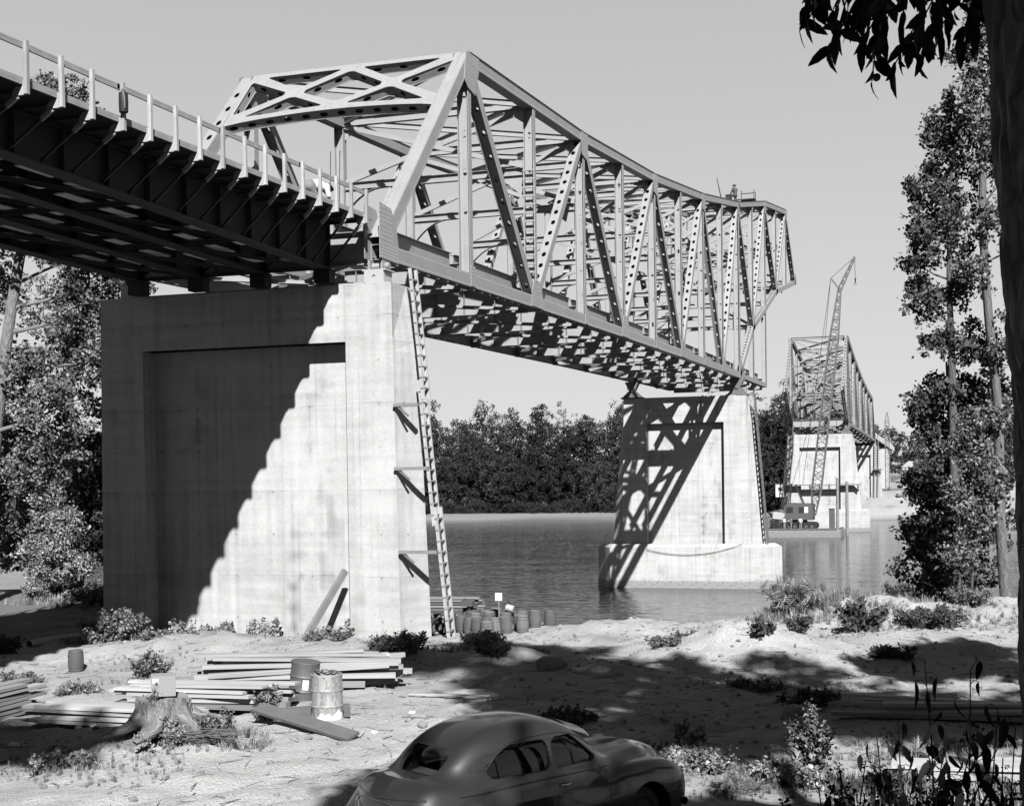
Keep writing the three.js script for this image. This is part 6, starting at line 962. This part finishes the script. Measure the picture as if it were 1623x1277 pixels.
B('tall grassy bush on the mound by the river', -4.7, 41.0, 2.2, 0.95, { set: BLADE, s: 0.55, leaf: LEAF.pale, stems: 46, per: 3, low: 0 });
B('dark leafy bush behind the grassy one by the log', -5.5, 43.6, 1.3, 0.8, { leaf: LEAF.dark, stems: 22 });
B('dark broad leaved bush in the middle of the right bank', -2.6, 38.6, 1.5, 1.15, { set: BROAD, leaf: LEAF.dark, stems: 14, per: 10, s: 0.9 });
B('dark bush overhanging the river left of the right trees', -1.9, 46.3, 1.6, 1.4, { leaf: LEAF.dark, stems: 30, per: 14 });
B('wide dark bush on the right bank at the shade edge', -0.9, 40.0, 2.0, 0.75, { leaf: LEAF.dark, stems: 32, per: 13 });
B('leafy bush under the pale thin trunk at right', 0.15, 43.2, 1.5, 0.7, { leaf: LEAF.mid, stems: 22 });
B('dark low bush at the foot of the right trees', -0.3, 45.4, 1.8, 0.8, { leaf: LEAF.dark, stems: 22 });
W('small dark plant on the slope of the sand mound', -4.55, 33.0, 0.55, 0.5, { set: BROAD, leaf: LEAF.dark, stems: 6, s: 0.7 });
W('small low plant to the right of the sand mound', -3.85, 34.4, 0.8, 0.4, { leaf: LEAF.dark, stems: 12 });
W('bush creeping on the left slope of the sand mound toward the water', -6.8, 36.6, 1.2, 0.35, { leaf: LEAF.dark, stems: 14 });
W('patch of low weeds in the sun on the right slope', -4.2, 29.3, 1.4, 0.25, { leaf: LEAF.mid, stems: 16 });
W('tall feathery weed in the shade right of the car', -2.2, 20.8, 1.1, 1.35, { leaf: LEAF.mid, stems: 5, per: 26, sr: 0.014 });
B('bushy weeds at the foot of the tall feathery weed', -2.35, 20.4, 1.3, 0.45, { leaf: LEAF.pale, stems: 26 });
W('sunlit plant with large pale leaves standing behind the car bonnet', -4.3, 22.7, 0.55, 0.62, { set: BROAD, leaf: LEAF.dry, stems: 4, per: 6, s: 0.8 });
B('low spreading ground cover in front of the parked car', -4.0, 20.9, 1.5, 0.36, { leaf: LEAF.pale, stems: 36, per: 12 });
B('grass clump in the sun right of the car', -3.05, 19.6, 1.0, 0.25, { set: BLADE, s: 0.25, leaf: LEAF.mid, stems: 22, per: 3, low: 0 });
W('tall weeds growing up in front of the stump', -12.35, 19.5, 0.9, 0.85, { leaf: LEAF.pale, stems: 6, per: 8, s: 0.7 });
W('weeds with dead stems right of the stump', -11.75, 20.2, 0.8, 0.75, { leaf: LEAF.mid, stems: 9, per: 7, s: 0.75 });
W('thin upright weed standing in front of the cardboard box', -12.75, 19.9, 0.2, 1.25, { leaf: LEAF.pale, stems: 2, per: 16, s: 0.7 });
W('thin weeds rising between the lumber piles', -12.2, 22.9, 0.6, 0.8, { leaf: LEAF.mid, stems: 5, per: 8 });
W('low weeds on the track edge at lower left', -13.4, 18.3, 1.2, 0.35, { leaf: LEAF.mid, stems: 18 });
// brush pile of dead sticks by the stump
{ const x = -11.9, d = 19.8, t = thing('brush_pile', 'heap of dead sticks at the foot of the stump', 'brush', [x, H(x, d), -d]); seed(9); const g = []; for (let i = 0; i < 60; i++) { const a = rr(-0.35, 0.35), L = rr(0.5, 1.3), c = new THREE.Vector3(gauss() * 0.45, rr(0.02, 0.22), gauss() * 0.3), v = new THREE.Vector3(Math.cos(a), rr(-0.12, 0.12), Math.sin(a)).multiplyScalar(L / 2); g.push(limb([c.clone().sub(v), c.clone().add(new THREE.Vector3(0, rr(-0.02, 0.03), 0)), c.clone().add(v)], 0.011, 0.005, 3, 4)); } const o = mesh('sticks', mergeGeometries(g), MAT.woodDark, t, false); o.userData.kind = 'stuff'; }
// grass and dry tufts, one uncountable mass
{
  seed(71); const G = [[], []], put = (x, d, h, n = 1) => { for (let i = 0; i < n; i++) G[Math.floor(rnd() * 2)].push(M4().compose(new THREE.Vector3(x + gauss() * 0.25 * n ** 0.5, 0, 0), new THREE.Quaternion(), new THREE.Vector3(1, 1, 1))); };
  const patch = (cx, cd, rx, rd, n, h0, h1) => { for (let i = 0; i < n; i++) { const a = rr(0, 6.28), r = Math.sqrt(rnd()), x = cx + Math.cos(a) * r * rx, d = cd + Math.sin(a) * r * rd, s = rr(h0, h1) * (1 - 0.4 * r); G[Math.floor(rnd() * 2)].push(M4().compose(new THREE.Vector3(x, H(x, d) - 0.01, -d), new THREE.Quaternion().setFromEuler(new THREE.Euler(rr(-0.15, 0.15), rr(0, 6), rr(-0.15, 0.15))), new THREE.Vector3(s * 1.2, s, s * 1.2))); } };
  for (const p of [[-21.8, 33.3, 2.4, 1.6, 260, 0.2, 0.5], [-19.5, 34.5, 3.5, 0.9, 260, 0.15, 0.4], [-18.8, 29.2, 2.2, 1.0, 60, 0.1, 0.3], [-16.8, 26.4, 1.6, 0.7, 80, 0.12, 0.3], [-24, 28, 2, 1.5, 90, 0.15, 0.4], [-13.3, 32.6, 2.0, 0.8, 130, 0.12, 0.3], [-11.6, 34.2, 1.5, 0.9, 140, 0.15, 0.35], [-4.5, 41.2, 2.2, 1.5, 420, 0.25, 0.6], [-2.6, 43.8, 2.2, 1.2, 260, 0.2, 0.5], [-1.8, 40.2, 1.6, 1.6, 150, 0.15, 0.4], [0.5, 41.5, 1.6, 1.5, 130, 0.15, 0.4], [-3.6, 36.5, 1.6, 1.0, 90, 0.1, 0.25], [-4.4, 29.4, 1.2, 0.6, 80, 0.08, 0.2], [-2.6, 29.8, 0.9, 0.5, 50, 0.08, 0.2], [-12.8, 18.4, 1.6, 1.2, 240, 0.08, 0.25], [-15.5, 18.6, 2.6, 1.5, 260, 0.06, 0.18], [-12.0, 20.4, 1.2, 0.9, 200, 0.12, 0.4], [-2.2, 20.4, 1.2, 0.8, 220, 0.1, 0.35], [-3.2, 19.4, 0.9, 0.6, 110, 0.08, 0.2], [-3.9, 20.9, 1.2, 0.8, 160, 0.08, 0.2], [0.2, 18.2, 1.8, 2.2, 380, 0.2, 0.6], [-0.6, 22.5, 1.6, 1.5, 180, 0.12, 0.4], [-25.5, 43, 5, 2.5, 500, 0.2, 0.7], [-31, 45, 4, 2.5, 300, 0.2, 0.7], [-1.0, 15.5, 1.2, 1.5, 200, 0.2, 0.5]]) patch(...p);
  G.forEach((l, i) => tag(leaves(l, BLADE[i], i ? LEAF.dry : LEAF.pale, scene, i ? 'dry_grass' : 'grass', 0.5), i ? 'dry bleached grass tufts scattered over the bank' : 'green grass tufts growing among the weeds', 'grass', null, 'stuff'));
  const thin = []; for (let i = 0; i < 1500; i++) { const x = rr(-24, 4), d = rr(15, 45), f = fbm(x * 0.5 + 3, d * 0.5 + 8, 4); if (f < 0.10 || (x > -13 && x < -5 && d < 24)) continue; const s = rr(0.05, 0.18); thin.push(M4().compose(new THREE.Vector3(x, H(x, d) - 0.01, -d), new THREE.Quaternion().setFromEuler(new THREE.Euler(0, rr(0, 6), 0)), new THREE.Vector3(s * 1.6, s, s * 1.6))); }
  tag(leaves(thin, BLADE[0], LEAF.dry, scene, 'ground_cover', 0.6), 'sparse short weeds over the sandy ground', 'ground cover', null, 'stuff');
}
// big leaved sapling close to the viewpoint at lower right, each leaf a part
{
  const x0 = -0.2, d0 = 8.2, t = thing('sapling_tree', 'dark big leaved sapling close to the viewpoint in the lower right corner', 'sapling', [x0, H(x0, d0) - 0.05, -d0]); seed(44);
  const st = [], hb = t.position.y, shp = [leafGeo(0.17, 0.062, 0.3, 3), leafGeo(0.14, 0.05, 0.4, 3), leafGeo(0.2, 0.07, 0.2, 3)]; let n = 0;
  const tips = [[-0.72, 6.62], [-0.62, 6.5], [-0.5, 6.78], [-0.46, 6.45], [-0.36, 6.95], [-0.33, 6.6], [-0.22, 7.25], [-0.2, 6.8], [-0.17, 6.5], [-0.08, 7.05], [-0.04, 6.65], [0.04, 7.3], [0.06, 6.9], [0.1, 6.55], [0.18, 7.1], [0.22, 6.7], [0.27, 6.9], [0.25, 6.45], [-0.02, 6.4], [-0.28, 6.4], [-0.56, 6.35], [0.12, 6.35], [-0.1, 6.85], [-0.42, 6.35]];
  for (const [x, y] of tips) {
    const z = rr(-0.7, 0.7), tip = new THREE.Vector3(x - x0 + 0.0, y - hb, z), base = new THREE.Vector3((x - x0) * 0.2 + rr(-0.1, 0.1), 0, z * 0.4), mid = base.clone().lerp(tip, 0.55).add(new THREE.Vector3(rr(-0.08, 0.08), 0.12, 0));
    st.push(limb([base, mid, tip], 0.009, 0.003, 8, 5)); const c = new THREE.CatmullRomCurve3([base, mid, tip]);
    for (let i = 0; i < 12 && n < 300; i++, n++) { const L = mesh('leaf', shp[Math.floor(rnd() * 3)], LEAF.black, t, false); const p = c.getPoint(lerp(0.4, 1, i / 11)), oa = rr(0, 6.28), or = rr(0.02, 0.13), q = p.clone().add(new THREE.Vector3(Math.cos(oa) * or, rr(-0.02, 0.05), Math.sin(oa) * or)); st.push(limb([p, p.clone().lerp(q, 0.5).add(new THREE.Vector3(0, 0.02, 0)), q], 0.003, 0.002, 2, 3)); L.position.copy(q); L.rotation.set(rr(-0.7, 0.7), rr(0, 6.28), Math.PI + rr(-0.6, 0.6)); L.scale.setScalar(rr(0.55, 0.95)); }
  }
  mesh('stems', mergeGeometries(st), LEAF.black, t, false);
}

for (const [x, d, h, lab] of [[-0.75, 9.5, 1.9, 'thin twiggy dark weed stalks left of the big leaved sapling'], [0.25, 10.0, 2.2, 'thin twiggy dark weed stalks between the sapling and the dark trunk'], [-0.3, 10.5, 2.1, 'tall bare weed stalks behind the big leaved sapling']]) bush('weed', lab, 'weed', x, d, 1.0, h, { leaf: LEAF.black, stems: 26, per: 7, s: 0.5, sr: 0.008, low: 0.5, stemMat: LEAF.black, sp: 1.6 });

for (const [x, d, w, h, lab, lf] of [[-29.5, 43.5, 3.0, 0.9, 'leafy undergrowth on the bank left of the near pier, by the shadow', LEAF.mid], [-33, 45.5, 3.4, 1.0, 'leafy undergrowth on the bank at the far left edge', LEAF.mid], [-27, 46, 2.6, 1.1, 'weeds at the water just left of the near pier', LEAF.pale]]) B(lab, x, d, w, h, { leaf: lf, stems: 60, per: 12, s: 1.2 });
for (const [x, d, w, h, lab, lf] of [[-20.2, 31.6, 1.0, 0.3, 'sparse low weed patch on bare earth beyond the lone keg', LEAF.mid], [-15.6, 32.4, 1.3, 0.35, 'low weeds on the mound in front of the near pier', LEAF.mid], [-14.6, 34.9, 1.2, 0.4, 'weeds at the right foot of the near pier beside the ladder', LEAF.mid], [-10.6, 31.0, 1.0, 0.4, 'dark weeds in the shade below the rock', LEAF.dark], [-7.0, 33.4, 0.8, 0.25, 'small weed patch on pale sand left of the sand mound', LEAF.mid], [-1.6, 33.8, 1.2, 0.35, 'low weeds in the shade on the right slope', LEAF.dark], [-2.9, 27.2, 1.4, 0.35, 'dark weeds in the deep shade right of centre', LEAF.dark], [-6.8, 24.0, 1.0, 0.25, 'flat weeds in the shade behind the car roof', LEAF.dark], [-17.6, 24.6, 1.0, 0.3, 'weeds between the left board stack and the jumbled pile', LEAF.pale], [-1.0, 19.0, 1.3, 0.6, 'dark scrub before the form panels at lower right', LEAF.dark]]) B(lab, x, d, w, h, { leaf: lf, stems: 20, per: 8 });
renderer.render(scene, camera);
